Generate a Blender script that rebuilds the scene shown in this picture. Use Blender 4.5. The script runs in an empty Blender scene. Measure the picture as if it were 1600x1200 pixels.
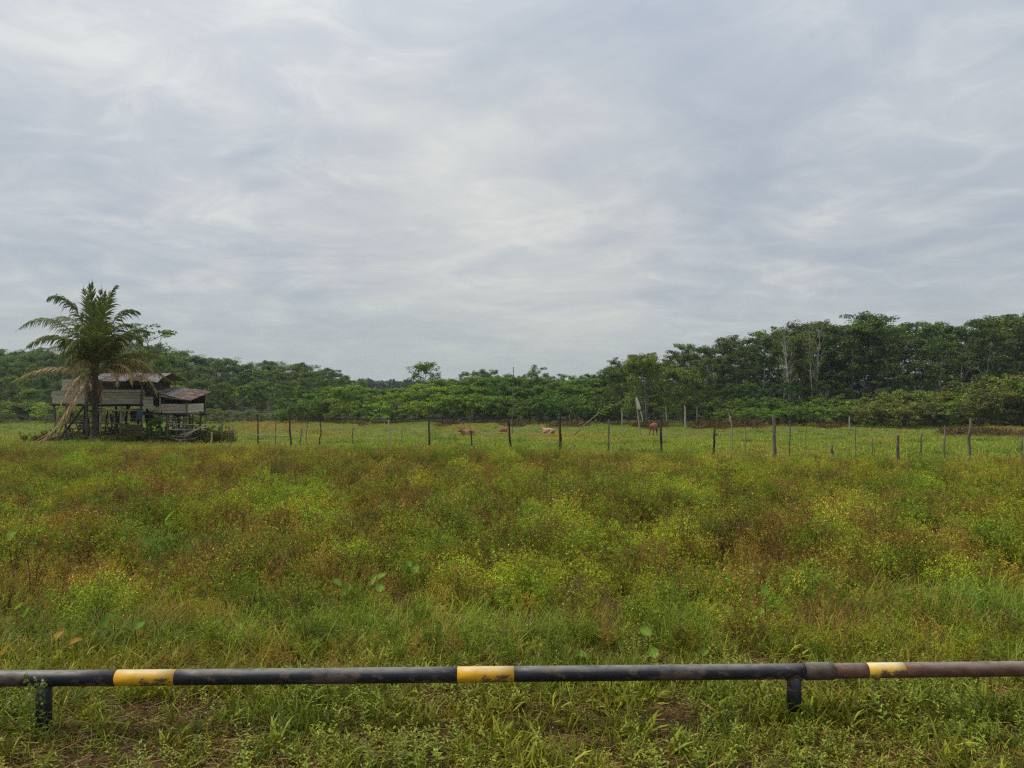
import bpy, math, random
import numpy as np
from mathutils import Vector, Matrix, Euler

R = math.radians
SC = bpy.context.scene
COL = SC.collection

# ------------------------------------------------------------------ camera, sky, sun, exposure
CAMZ = 2.35
cam_data = bpy.data.cameras.new('camera')
cam_data.sensor_width = 36.0
cam_data.lens = 27.0
cam_data.clip_start = 0.05
cam_data.clip_end = 6000.0
cam = bpy.data.objects.new('camera', cam_data)
COL.objects.link(cam)
cam.location = (0, 0, CAMZ)
cam.rotation_euler = (R(90.0 + 0.57), 0, 0)
SC.camera = cam

SUN_EL, SUN_AZ = 56.0, -78.0      # azimuth from +Y towards +X
SKY_STRENGTH = 0.08
CLOUD_STRENGTH = 0.60
EXPOSURE = 1.02

def build_world():
    w = bpy.data.worlds.new('World')
    SC.world = w
    w.use_nodes = True
    nt = w.node_tree
    nt.nodes.clear()
    N, L = nt.nodes.new, nt.links.new
    out = N('ShaderNodeOutputWorld')
    sky = N('ShaderNodeTexSky')
    sky.sky_type = 'NISHITA'
    sky.sun_disc = False
    sky.sun_elevation = R(SUN_EL)
    sky.sun_rotation = R(SUN_AZ)
    bg1 = N('ShaderNodeBackground'); bg1.inputs['Strength'].default_value = SKY_STRENGTH
    L(sky.outputs['Color'], bg1.inputs['Color'])
    bg2 = N('ShaderNodeBackground'); bg2.inputs['Strength'].default_value = CLOUD_STRENGTH
    tc = N('ShaderNodeTexCoord')
    sep = N('ShaderNodeSeparateXYZ'); L(tc.outputs['Generated'], sep.inputs[0])
    def mth(op, a, b=None, c=None):
        n = N('ShaderNodeMath'); n.operation = op
        for i, v in enumerate((a, b, c)):
            if v is None: continue
            if isinstance(v, (int, float)): n.inputs[i].default_value = v
            else: L(v, n.inputs[i])
        return n.outputs[0]
    z = mth('MAXIMUM', sep.outputs['Z'], 0.0)
    den = mth('ADD', z, 0.17)
    cx = mth('DIVIDE', sep.outputs['X'], den)
    cy = mth('DIVIDE', sep.outputs['Y'], den)
    comb = N('ShaderNodeCombineXYZ'); L(cx, comb.inputs[0]); L(cy, comb.inputs[1])
    def noise(scale, detail, rough, dist, loc, sc=(1, 1, 1), rot=0.0):
        mp = N('ShaderNodeMapping'); L(comb.outputs[0], mp.inputs[0])
        mp.inputs['Location'].default_value = loc
        mp.inputs['Scale'].default_value = sc
        mp.inputs['Rotation'].default_value = (0, 0, rot)
        n = N('ShaderNodeTexNoise'); L(mp.outputs[0], n.inputs['Vector'])
        n.inputs['Scale'].default_value = scale
        n.inputs['Detail'].default_value = detail
        n.inputs['Roughness'].default_value = rough
        n.inputs['Distortion'].default_value = dist
        return n.outputs['Fac']
    def ramp(fac, stops, interp='B_SPLINE'):
        r = N('ShaderNodeValToRGB'); L(fac, r.inputs[0])
        e = r.color_ramp.elements
        r.color_ramp.interpolation = interp
        while len(e) < len(stops): e.new(0.5)
        for k, (p, c) in enumerate(stops):
            e[k].position = p
            e[k].color = (*c, 1) if len(c) == 3 else c
        return r.outputs[0]
    def mix(fac, a, b, mode='MIX'):
        m = N('ShaderNodeMix'); m.data_type = 'RGBA'; m.blend_type = mode
        if isinstance(fac, (int, float)): m.inputs[0].default_value = fac
        else: L(fac, m.inputs[0])
        for v, i in ((a, 6), (b, 7)):
            if isinstance(v, tuple): m.inputs[i].default_value = (*v, 1)
            else: L(v, m.inputs[i])
        return m.outputs[2]
    big = noise(0.55, 4, 0.5, 0.8, (3.1, 1.7, 0.0), (0.9, 1.0, 1), 0.3)
    med = noise(1.5, 9, 0.56, 1.0, (0.4, 5.2, 0.0), (0.95, 1.0, 1), 0.4)
    fine = noise(4.0, 10, 0.62, 0.8, (7.4, 2.2, 0.0), (0.95, 1.05, 1), 0.5)
    s = mth('ADD', mth('MULTIPLY', big, 0.30), mth('ADD', mth('MULTIPLY', med, 0.46), mth('MULTIPLY', fine, 0.24)))
    def bank(px, py, lo, amount):
        """a broad brighter or darker bank of cloud in one direction of the sky"""
        nonlocal s
        d = N('ShaderNodeVectorMath'); d.operation = 'DOT_PRODUCT'
        L(tc.outputs['Generated'], d.inputs[0])
        d.inputs[1].default_value = Vector(((px - 800) / 1200, 1.0, (612 - py) / 1200)).normalized()
        f = ramp(d.outputs['Value'], [(lo, (0, 0, 0)), (1.0, (1, 1, 1))], 'EASE')
        s = mth('MULTIPLY_ADD', f, amount, s)
    bank(150, 30, 0.90, 0.055); bank(1000, 170, 0.965, -0.09); bank(500, 290, 0.99, -0.03); bank(820, 345, 0.982, 0.085); bank(1560, 120, 0.975, -0.02); bank(300, 350, 0.995, 0.04)
    c = ramp(s, [(0.35, (0.290, 0.318, 0.378)), (0.45, (0.335, 0.358, 0.410)), (0.52, (0.376, 0.395, 0.436)), (0.60, (0.425, 0.437, 0.462)), (0.69, (0.51, 0.508, 0.505))])
    # thin torn gaps where brighter upper cloud shows
    gap = mth('MULTIPLY', ramp(fine, [(0.50, (0, 0, 0)), (0.66, (1, 1, 1))]), ramp(s, [(0.48, (0, 0, 0)), (0.60, (1, 1, 1))]))
    c = mix(mth('MULTIPLY', gap, 0.40), c, (0.60, 0.595, 0.57))
    # warm glow of the veiled sun low in the middle of the view
    dn = N('ShaderNodeVectorMath'); dn.operation = 'DOT_PRODUCT'
    L(tc.outputs['Generated'], dn.inputs[0]); dn.inputs[1].default_value = Vector((-0.02, 1.0, 0.22)).normalized()
    glow = ramp(dn.outputs['Value'], [(0.955, (0, 0, 0)), (1.0, (1, 1, 1))], 'EASE')
    c = mix(mth('MULTIPLY', mth('MULTIPLY', glow, med), 0.6), c, (0.58, 0.565, 0.51))
    # pale smooth cloud towards the horizon
    hz = ramp(z, [(0.0, (1, 1, 1)), (0.17, (0, 0, 0))], 'EASE')
    c = mix(mth('MULTIPLY', hz, 0.70), c, (0.352, 0.385, 0.397))
    # an overcast sky grows brighter towards the zenith
    zen = mth('MULTIPLY_ADD', mth('POWER', z, 1.5), 1.2, 1.0)
    vm = N('ShaderNodeVectorMath'); vm.operation = 'SCALE'
    L(c, vm.inputs[0]); L(zen, vm.inputs['Scale'])
    L(mix(1.0, vm.outputs[0], (0.985, 1.0, 0.975), 'MULTIPLY'), bg2.inputs['Color'])
    ms = N('ShaderNodeMixShader'); ms.inputs[0].default_value = 0.94
    L(bg1.outputs[0], ms.inputs[1]); L(bg2.outputs[0], ms.inputs[2])
    L(ms.outputs[0], out.inputs['Surface'])
build_world()

sun_data = bpy.data.lights.new('sun', 'SUN')
sun_data.energy = 1.5
sun_data.angle = R(12)
sun_data.color = (1.0, 0.92, 0.78)
sun = bpy.data.objects.new('sun', sun_data)
COL.objects.link(sun)
_sd = Vector((math.sin(R(SUN_AZ)) * math.cos(R(SUN_EL)), math.cos(R(SUN_AZ)) * math.cos(R(SUN_EL)), math.sin(R(SUN_EL))))
sun.rotation_euler = _sd.to_track_quat('Z', 'Y').to_euler()
sun.location = (0, 0, 60)

SC.view_settings.view_transform = 'Standard'
SC.view_settings.look = 'None'
SC.view_settings.exposure = EXPOSURE
SC.view_settings.gamma = 1.0
SC.view_settings.use_curve_mapping = False
SC.cycles.max_bounces = 8
SC.cycles.diffuse_bounces = 2
SC.cycles.transmission_bounces = 4
SC.cycles.volume_bounces = 0
SC.cycles.use_denoising = False
SC.cycles.filter_width = 1.3

# ------------------------------------------------------------------ helpers
F = 1200.0
HOR = 612.0
def PX(px, py, d):
    """a point at distance d (along Y) seen at photograph pixel px, py"""
    return Vector(((px - 800) / F * d, d, CAMZ - (py - HOR) / F * d))

_hash_tab = np.random.RandomState(77).rand(256, 256)
def vnoise(x, y, s, seed=0):
    x = np.asarray(x, float) * s + seed * 17.31; y = np.asarray(y, float) * s + seed * 9.73
    xi = np.floor(x).astype(int); yi = np.floor(y).astype(int)
    fx = x - xi; fy = y - yi
    fx = fx * fx * (3 - 2 * fx); fy = fy * fy * (3 - 2 * fy)
    g = lambda a, b: _hash_tab[a & 255, b & 255]
    return (g(xi, yi) * (1 - fx) + g(xi + 1, yi) * fx) * (1 - fy) + (g(xi, yi + 1) * (1 - fx) + g(xi + 1, yi + 1) * fx) * fy
def fbm(x, y, s, seed=0, o=4):
    t = 0; a = 0.5; n = 0
    for k in range(o):
        t = t + a * vnoise(x, y, s * 2 ** k, seed + k * 3); n += a; a *= 0.5
    return t / n
def sstep(a, b, x):
    t = np.clip((np.asarray(x, float) - a) / (b - a), 0, 1)
    return t * t * (3 - 2 * t)

GY = [-60, 0, 6.4, 8.5, 14, 30, 38, 46, 60, 80, 105, 200, 3000]
GZ = [0.14, 0.14, 0.12, -0.08, -0.22, -0.30, -0.36, -0.62, -1.35, -2.18, -2.05, -2.0, -2.0]
def ground(x, y):
    x = np.asarray(x, float); y = np.asarray(y, float)
    z = np.interp(y, GY, GZ)
    z = z + 4.5 * np.exp(-((x + 95) / 62) ** 2) * sstep(120, 185, y) * (1 - sstep(300, 420, y))
    z = z + 2.5 * np.exp(-((x - 2) / 22) ** 2) * sstep(118, 165, y) * (1 - sstep(250, 330, y))
    z = z + 5.0 * sstep(450, 800, y)
    amp = np.interp(y, [3, 8, 30, 60, 120, 300], [0.03, 0.07, 0.10, 0.22, 0.4, 1.0])
    z = z + (fbm(x, y, 0.10, 14, 3) - 0.5) * np.interp(y, [26, 45, 90, 110], [0, .55, .9, .3]) + (fbm(x, y, 0.35, 4, 3) - 0.5) * amp + (fbm(x, y, 2.3, 9, 2) - 0.5) * 0.05
    return z
def gz(x, y): return float(ground(x, y))

class MB:
    def __init__(s): s.v = []; s.f = []; s.c = []; s.n = 0
    def add(s, v, f, col=(0.5, 0.5, 0.5)):
        v = np.asarray(v, float).reshape(-1, 3)
        f = np.asarray(f, int)
        s.v.append(v); s.f.append(f + s.n)
        c = np.asarray(col, float)
        if c.ndim == 1: c = np.tile(c, (len(v), 1))
        s.c.append(c); s.n += len(v)
    def tube(s, pts, rad, n=8, col=(0.5, 0.5, 0.5), caps=True):
        pts = [Vector(p) for p in pts]
        if not hasattr(rad, '__len__'): rad = [rad] * len(pts)
        vs = []; up = None
        for i, p in enumerate(pts):
            d = (pts[min(i + 1, len(pts) - 1)] - pts[max(i - 1, 0)]).normalized()
            if up is None:
                up = Vector((0, 0, 1)) if abs(d.z) < 0.9 else Vector((1, 0, 0))
            a = d.cross(up)
            if a.length < 1e-5: a = d.orthogonal()
            a.normalize(); b = a.cross(d).normalized(); up = b
            for k in range(n):
                t = 2 * math.pi * k / n
                vs.append(p + (a * math.cos(t) + b * math.sin(t)) * rad[i])
        fs = []
        for i in range(len(pts) - 1):
            for k in range(n):
                k2 = (k + 1) % n
                fs.append((i * n + k, i * n + k2, (i + 1) * n + k2, (i + 1) * n + k))
        s.add(vs, fs, col)
        if caps:
            m = s.n - len(vs)
            s.f.append([tuple(m + k for k in reversed(range(n)))]); s.f.append([tuple(m + (len(pts) - 1) * n + k for k in range(n))])
    def box(s, c, size, rot=None, col=(0.5, 0.5, 0.5)):
        x, y, z = (q / 2 for q in size)
        v = [Vector(q) for q in ((-x, -y, -z), (x, -y, -z), (x, y, -z), (-x, y, -z), (-x, -y, z), (x, -y, z), (x, y, z), (-x, y, z))]
        if rot is not None:
            m = Euler(rot).to_matrix(); v = [m @ q for q in v]
        v = [q + Vector(c) for q in v]
        s.add(v, [(0, 3, 2, 1), (4, 5, 6, 7), (0, 1, 5, 4), (1, 2, 6, 5), (2, 3, 7, 6), (3, 0, 4, 7)], col)
    def leaves(s, P, A, B, Nn, Ln, W, col, fold=0.12):
        """rhombic folded leaves; P centre, A along, B across, Nn normal"""
        L2 = (np.asarray(Ln) / 2)[:, None]; W2 = (np.asarray(W) / 2)[:, None]
        v = np.stack([P - A * L2, P + B * W2 + Nn * W2 * fold * 3, P + A * L2, P - B * W2 + Nn * W2 * fold * 3], 1).reshape(-1, 3)
        n = len(P); i = np.arange(n)[:, None] * 4
        f = np.concatenate([i + np.array([[0, 1, 2]]), i + np.array([[0, 2, 3]])], 0)
        c = np.asarray(col, float)
        if c.ndim == 2 and len(c) == n: c = np.repeat(c, 4, 0)
        s.add(v, f, c)
    def mesh(s, name, mat=None, smooth=False):
        me = bpy.data.meshes.new(name)
        fs = []
        for f in s.f: fs.extend(f.tolist() if hasattr(f, 'tolist') else f)
        v = np.concatenate(s.v, 0)
        me.from_pydata(v.tolist(), [], fs)
        ca = me.color_attributes.new('col', 'FLOAT_COLOR', 'POINT')
        c = np.concatenate(s.c, 0); c4 = np.ones((len(c), 4)); c4[:, :3] = c
        ca.data.foreach_set('color', c4.ravel())
        if mat: me.materials.append(mat)
        if smooth: me.polygons.foreach_set('use_smooth', [True] * len(me.polygons))
        me.update()
        return me

def tagit(o, label=None, cat=None, group=None, kind=None):
    if label: o['label'] = label
    if cat: o['category'] = cat
    if group: o['group'] = group
    if kind: o['kind'] = kind
    return o
def thing(name, label, cat, loc=(0, 0, 0), group=None, rz=0.0):
    o = bpy.data.objects.new(name, None); COL.objects.link(o)
    o.empty_display_size = 0.2
    o.location = loc; o.rotation_euler = (0, 0, rz)
    return tagit(o, label, cat, group)
def part(name, me, parent=None, loc=(0, 0, 0), label=None, rot=None):
    o = bpy.data.objects.new(name, me); COL.objects.link(o)
    if parent: o.parent = parent
    o.location = loc
    if rot: o.rotation_euler = rot
    if label: o['label'] = label
    return o
def seg_local(root, pts):
    return [Vector(p) - root.location for p in pts]

# ------------------------------------------------------------------ materials
def new_mat(name):
    m = bpy.data.materials.new(name); m.use_nodes = True
    nt = m.node_tree; nt.nodes.clear()
    return m, nt, nt.nodes.new, nt.links.new
def mixn(N, L, fac, a, b, mode='MIX'):
    m = N('ShaderNodeMix'); m.data_type = 'RGBA'; m.blend_type = mode
    if isinstance(fac, (int, float)): m.inputs[0].default_value = fac
    else: L(fac, m.inputs[0])
    for v, i in ((a, 6), (b, 7)):
        if isinstance(v, tuple): m.inputs[i].default_value = (*v, 1)
        else: L(v, m.inputs[i])
    return m.outputs[2]
def rampn(N, L, fac, stops, interp='LINEAR'):
    r = N('ShaderNodeValToRGB'); L(fac, r.inputs[0])
    e = r.color_ramp.elements; r.color_ramp.interpolation = interp
    while len(e) < len(stops): e.new(0.5)
    for k, (p, c) in enumerate(stops): e[k].position = p; e[k].color = (*c, 1)
    return r.outputs[0]
def noisen(N, L, vec, scale, detail=4, rough=0.55, dist=0.0):
    n = N('ShaderNodeTexNoise'); L(vec, n.inputs['Vector'])
    n.inputs['Scale'].default_value = scale; n.inputs['Detail'].default_value = detail
    n.inputs['Roughness'].default_value = rough; n.inputs['Distortion'].default_value = dist
    return n.outputs['Fac']

def foliage_mat(name, trans=0.3, tint=True, instancer=True, rough=0.48, objrand=0.0, mul=(1, 1, 1)):
    m, nt, N, L = new_mat(name)
    out = N('ShaderNodeOutputMaterial')
    a = N('ShaderNodeAttribute'); a.attribute_name = 'col'; a.attribute_type = 'GEOMETRY'
    c = a.outputs['Color']
    if instancer:
        b = N('ShaderNodeAttribute'); b.attribute_name = 'tint'; b.attribute_type = 'INSTANCER'
        c = mixn(N, L, 1.0, c, b.outputs['Color'], 'MULTIPLY')
    if objrand:
        oi = N('ShaderNodeObjectInfo')
        r = rampn(N, L, oi.outputs['Random'], [(0.0, (1 - objrand, 1 - objrand * 0.8, 1 - objrand * .6)), (0.5, (1, 1, 1)), (1.0, (1 + objrand * 1.2, 1 + objrand, 1 - objrand * 0.5))])
        c = mixn(N, L, 1.0, c, r, 'MULTIPLY')
        c = mixn(N, L, 1.0, c, oi.outputs['Color'], 'MULTIPLY')
    if mul != (1, 1, 1): c = mixn(N, L, 1.0, c, mul, 'MULTIPLY')
    p = N('ShaderNodeBsdfPrincipled'); L(c, p.inputs['Base Color'])
    p.inputs['Roughness'].default_value = rough
    p.inputs['Specular IOR Level'].default_value = 0.17
    t = N('ShaderNodeBsdfTranslucent')
    L(mixn(N, L, 1.0, c, (1.15, 1.2, 0.7), 'MULTIPLY'), t.inputs['Color'])
    ms = N('ShaderNodeMixShader'); ms.inputs[0].default_value = trans
    L(p.outputs[0], ms.inputs[1]); L(t.outputs[0], ms.inputs[2])
    L(ms.outputs[0], out.inputs['Surface'])
    return m

def surf_mat(name, stops, scale=6.0, rough=0.85, stretch=(1, 1, 1), detail=6, bump=0.0, bscale=30, metallic=0.0, spec=0.3, col=False, coord='Object'):
    m, nt, N, L = new_mat(name)
    out = N('ShaderNodeOutputMaterial'); p = N('ShaderNodeBsdfPrincipled')
    tc = N('ShaderNodeTexCoord'); mp = N('ShaderNodeMapping')
    L(tc.outputs[coord], mp.inputs[0]); mp.inputs['Scale'].default_value = stretch
    oi = N('ShaderNodeObjectInfo')
    va = N('ShaderNodeVectorMath'); va.operation = 'ADD'; L(mp.outputs[0], va.inputs[0])
    vs = N('ShaderNodeVectorMath'); vs.operation = 'SCALE'; vs.inputs[0].default_value = (13.0, 7.0, 5.0); L(oi.outputs['Random'], vs.inputs['Scale'])
    L(vs.outputs[0], va.inputs[1])
    f = noisen(N, L, va.outputs[0], scale, detail, 0.6, 0.2)
    c = rampn(N, L, f, stops)
    v = rampn(N, L, oi.outputs['Random'], [(0, (0.8, 0.8, 0.8)), (1, (1.15, 1.12, 1.1))])
    c = mixn(N, L, 1.0, c, v, 'MULTIPLY')
    if col:
        a = N('ShaderNodeAttribute'); a.attribute_name = 'col'
        c = mixn(N, L, 1.0, c, a.outputs['Color'], 'MULTIPLY')
    L(c, p.inputs['Base Color']); p.inputs['Roughness'].default_value = rough
    p.inputs['Metallic'].default_value = metallic; p.inputs['Specular IOR Level'].default_value = spec
    if bump:
        b = N('ShaderNodeBump'); b.inputs['Strength'].default_value = bump; b.inputs['Distance'].default_value = 0.02
        L(noisen(N, L, va.outputs[0], bscale, 5, 0.6), b.inputs['Height']); L(b.outputs[0], p.inputs['Normal'])
    L(p.outputs[0], out.inputs['Surface'])
    return m

M_GRASS = foliage_mat('grass', 0.24, mul=(1.85, 1.76, .76))
M_WEED = foliage_mat('weed_leaf', 0.26, mul=(2.2, 2.1, .84))
M_LEAF = foliage_mat('tree_leaf', 0.2, instancer=False, objrand=0.16, mul=(1.8, 1.8, .9))
M_FARLEAF = foliage_mat('far_leaf', 0.15)
M_PALM = foliage_mat('palm_leaf', 0.25, instancer=False, rough=0.45, mul=(1.4, 1.3, 1.0))
M_BIGLEAF = foliage_mat('broad_leaf', 0.4, instancer=False, rough=0.75, mul=(1.15, 1.1, .8))
M_BARK = surf_mat('bark', [(0.3, (0.09, 0.08, 0.065)), (0.7, (0.20, 0.185, 0.16))], 3.0, 0.9, (1, 1, 0.3), bump=0.3)
M_PALEBARK = surf_mat('pale_bark', [(0.3, (0.27, 0.255, 0.225)), (0.7, (0.46, 0.44, 0.40))], 2.0, 0.9, (1, 1, 0.3), bump=0.3)
M_PALMBARK = surf_mat('palm_bark', [(0.3, (0.05, 0.038, 0.03)), (0.7, (0.14, 0.10, 0.075))], 5.0, 0.95, (1, 1, 3.0), bump=0.6)
M_PLANK = surf_mat('weathered_plank', [(0.25, (0.27, 0.23, 0.18)), (0.5, (0.48, 0.42, 0.335)), (0.75, (0.66, 0.59, 0.48))], 3.0, 0.9, (0.5, 3, 8), bump=0.4, bscale=20)
M_OLDPOST = surf_mat('grey_wood', [(0.3, (0.075, 0.062, 0.05)), (0.7, (0.20, 0.175, 0.145))], 4.0, 0.95, (1, 1, 0.4), bump=0.5)
M_DARKPOST = surf_mat('dark_wood', [(0.3, (0.025, 0.02, 0.016)), (0.7, (0.07, 0.058, 0.045))], 4.0, 0.95, (1, 1, 0.4), bump=0.5)
M_PALEWOOD = surf_mat('pale_wood', [(0.3, (0.26, 0.225, 0.165)), (0.7, (0.42, 0.375, 0.29))], 4.0, 0.9, (1, 1, 0.4), bump=0.3)
M_BAMBOO = surf_mat('dry_bamboo', [(0.3, (0.17, 0.13, 0.07)), (0.7, (0.26, 0.21, 0.12))], 4.0, 0.8)
M_ZINC = surf_mat('grey_sheet', [(0.3, (0.12, 0.115, 0.11)), (0.5, (0.19, 0.185, 0.18)), (0.66, (0.13, 0.075, 0.055))], 1.3, 0.6, metallic=0.15)
M_RUST = surf_mat('rusty_sheet', [(0.30, (0.055, 0.035, 0.028)), (0.5, (0.10, 0.055, 0.042)), (0.60, (0.15, 0.10, 0.085)), (0.68, (0.34, 0.33, 0.32))], 1.6, 0.75, (1, 3, 1), metallic=0.05)
M_WIRE = surf_mat('fence_wire', [(0.3, (0.10, 0.085, 0.07)), (0.7, (0.18, 0.16, 0.14))], 8.0, 0.7, metallic=0.3)
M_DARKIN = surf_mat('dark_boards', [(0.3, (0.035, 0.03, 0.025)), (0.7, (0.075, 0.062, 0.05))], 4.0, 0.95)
M_BLUE = surf_mat('blue_cloth', [(0.3, (0.07, 0.12, 0.19)), (0.7, (0.13, 0.19, 0.27))], 5.0, 0.9)
M_SACK = surf_mat('pale_sack', [(0.3, (0.50, 0.46, 0.38)), (0.7, (0.68, 0.64, 0.55))], 5.0, 0.9)
M_TARP = surf_mat('olive_board', [(0.3, (0.085, 0.075, 0.03)), (0.7, (0.15, 0.13, 0.055))], 3.0, 0.9)
M_COW = surf_mat('brown_hide', [(0.3, (0.22, 0.085, 0.045)), (0.7, (0.33, 0.15, 0.085))], 2.5, 0.85)
M_PALECOW = surf_mat('tan_hide', [(0.3, (0.33, 0.20, 0.115)), (0.7, (0.44, 0.29, 0.18))], 2.5, 0.85)
M_HORN = surf_mat('horn', [(0.3, (0.3, 0.26, 0.2)), (0.7, (0.4, 0.36, 0.28))], 5.0, 0.5)

def ground_material():
    m, nt, N, L = new_mat('field_soil')
    out = N('ShaderNodeOutputMaterial'); p = N('ShaderNodeBsdfPrincipled')
    g = N('ShaderNodeNewGeometry'); pos = g.outputs['Position']
    soil = rampn(N, L, noisen(N, L, pos, 1.6, 8, 0.65), [(0.3, (0.030, 0.018, 0.011)), (0.5, (0.07, 0.035, 0.021)), (0.72, (0.18, 0.080, 0.048))])
    litter = rampn(N, L, noisen(N, L, pos, 38, 6, 0.7), [(0.35, (0.02, 0.015, 0.009)), (0.6, (0.06, 0.042, 0.024)), (0.8, (0.12, 0.085, 0.05))])
    near = mixn(N, L, 0.4, soil, litter)
    turf = rampn(N, L, noisen(N, L, pos, 0.22, 8, 0.65), [(0.34, (0.085, 0.085, 0.028)), (0.48, (0.085, 0.115, 0.028)), (0.6, (0.10, 0.15, 0.034)), (0.72, (0.15, 0.12, 0.045))])
    turf = mixn(N, L, 0.35, turf, rampn(N, L, noisen(N, L, pos, 5, 8, 0.7), [(0.3, (0.04, 0.05, 0.016)), (0.7, (0.16, 0.19, 0.05))]))
    sp = N('ShaderNodeSeparateXYZ'); L(pos, sp.inputs[0])
    mr = N('ShaderNodeMapRange'); L(sp.outputs['Y'], mr.inputs[0]); mr.inputs[1].default_value = 18; mr.inputs[2].default_value = 27
    c = mixn(N, L, mr.outputs[0], near, turf)
    m2 = N('ShaderNodeMapRange'); L(sp.outputs['Y'], m2.inputs[0]); m2.inputs[1].default_value = 101; m2.inputs[2].default_value = 109
    c = mixn(N, L, m2.outputs[0], c, rampn(N, L, noisen(N, L, pos, .6, 8, .7), [(.3, (.02, .022, .012)), (.7, (.05, .045, .025))]))
    L(c, p.inputs['Base Color']); p.inputs['Roughness'].default_value = 0.95; p.inputs['Specular IOR Level'].default_value = 0.15
    b = N('ShaderNodeBump'); b.inputs['Strength'].default_value = 0.7; b.inputs['Distance'].default_value = 0.03
    L(noisen(N, L, pos, 25, 8, 0.7), b.inputs['Height']); L(b.outputs[0], p.inputs['Normal'])
    L(p.outputs[0], out.inputs['Surface'])
    return m
M_SOIL = ground_material()

# ------------------------------------------------------------------ ground
def build_ground():
    ys = np.concatenate([np.arange(-20, 2, 4.0), np.arange(2, 10, 0.12), np.arange(10, 34, 0.35), np.arange(34, 120, 1.1), np.geomspace(120, 1500, 60)])
    xs1 = np.concatenate([np.arange(0, 9, 0.14), np.arange(9, 30, 0.5), np.arange(30, 110, 2.0), np.geomspace(110, 1100, 36)])
    xs = np.concatenate([-xs1[:0:-1], xs1])
    X, Y = np.meshgrid(xs, ys)
    Z = ground(X, Y)
    v = np.stack([X, Y, Z], -1).reshape(-1, 3)
    nx, ny = len(xs), len(ys)
    i = (np.arange(ny - 1)[:, None] * nx + np.arange(nx - 1)[None, :]).ravel()
    f = np.stack([i, i + 1, i + nx + 1, i + nx], 1)
    me = bpy.data.meshes.new('ground')
    me.vertices.add(len(v)); me.vertices.foreach_set('co', v.ravel())
    me.loops.add(len(f) * 4); me.loops.foreach_set('vertex_index', f.ravel())
    me.polygons.add(len(f)); me.polygons.foreach_set('loop_start', np.arange(len(f)) * 4)
    me.polygons.foreach_set('use_smooth', np.ones(len(f), bool))
    me.update(calc_edges=True); me.validate()
    me.materials.append(M_SOIL)
    tagit(part('ground', me), kind='structure')
build_ground()

# ------------------------------------------------------------------ scattered ground cover (stuff)
def scatter(name, label, cat, P, rot, scl, idx, tint, protos):
    me = bpy.data.meshes.new(name)
    n = len(P)
    me.vertices.add(n); me.vertices.foreach_set('co', np.asarray(P, np.float32).ravel())
    a = me.attributes.new('rot', 'FLOAT_VECTOR', 'POINT'); a.data.foreach_set('vector', np.asarray(rot, np.float32).ravel())
    a = me.attributes.new('scl', 'FLOAT', 'POINT'); a.data.foreach_set('value', np.asarray(scl, np.float32))
    a = me.attributes.new('pick', 'INT', 'POINT'); a.data.foreach_set('value', np.asarray(idx, np.int32))
    t4 = np.ones((n, 4), np.float32); t4[:, :3] = tint
    a = me.attributes.new('tint', 'FLOAT_COLOR', 'POINT'); a.data.foreach_set('color', t4.ravel())
    me.update()
    o = bpy.data.objects.new(name, me); COL.objects.link(o)
    c = bpy.data.collections.new(name + '_kinds')
    for k, pm in enumerate(protos):
        po = bpy.data.objects.new('%s_kind_%02d' % (name, k), pm); c.objects.link(po)
    ng = bpy.data.node_groups.new(name + '_scatter', 'GeometryNodeTree')
    ng.interface.new_socket('Geometry', in_out='INPUT', socket_type='NodeSocketGeometry')
    ng.interface.new_socket('Geometry', in_out='OUTPUT', socket_type='NodeSocketGeometry')
    N, L = ng.nodes.new, ng.links.new
    gi, go = N('NodeGroupInput'), N('NodeGroupOutput')
    ci = N('GeometryNodeCollectionInfo'); ci.inputs['Collection'].default_value = c
    ci.inputs['Separate Children'].default_value = True; ci.inputs['Reset Children'].default_value = True
    ip = N('GeometryNodeInstanceOnPoints'); ip.inputs['Pick Instance'].default_value = True
    def na(nm, ty):
        q = N('GeometryNodeInputNamedAttribute'); q.data_type = ty; q.inputs['Name'].default_value = nm
        return q.outputs['Attribute']
    L(gi.outputs[0], ip.inputs['Points']); L(ci.outputs[0], ip.inputs['Instance'])
    L(na('pick', 'INT'), ip.inputs['Instance Index'])
    L(na('rot', 'FLOAT_VECTOR'), ip.inputs['Rotation'])
    L(na('scl', 'FLOAT'), ip.inputs['Scale'])
    L(ip.outputs[0], go.inputs[0])
    md = o.modifiers.new('scatter', 'NODES'); md.node_group = ng
    return tagit(o, label, cat, kind='stuff')

def unit(v): return v / np.maximum(np.linalg.norm(v, axis=1, keepdims=True), 1e-9)

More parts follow.
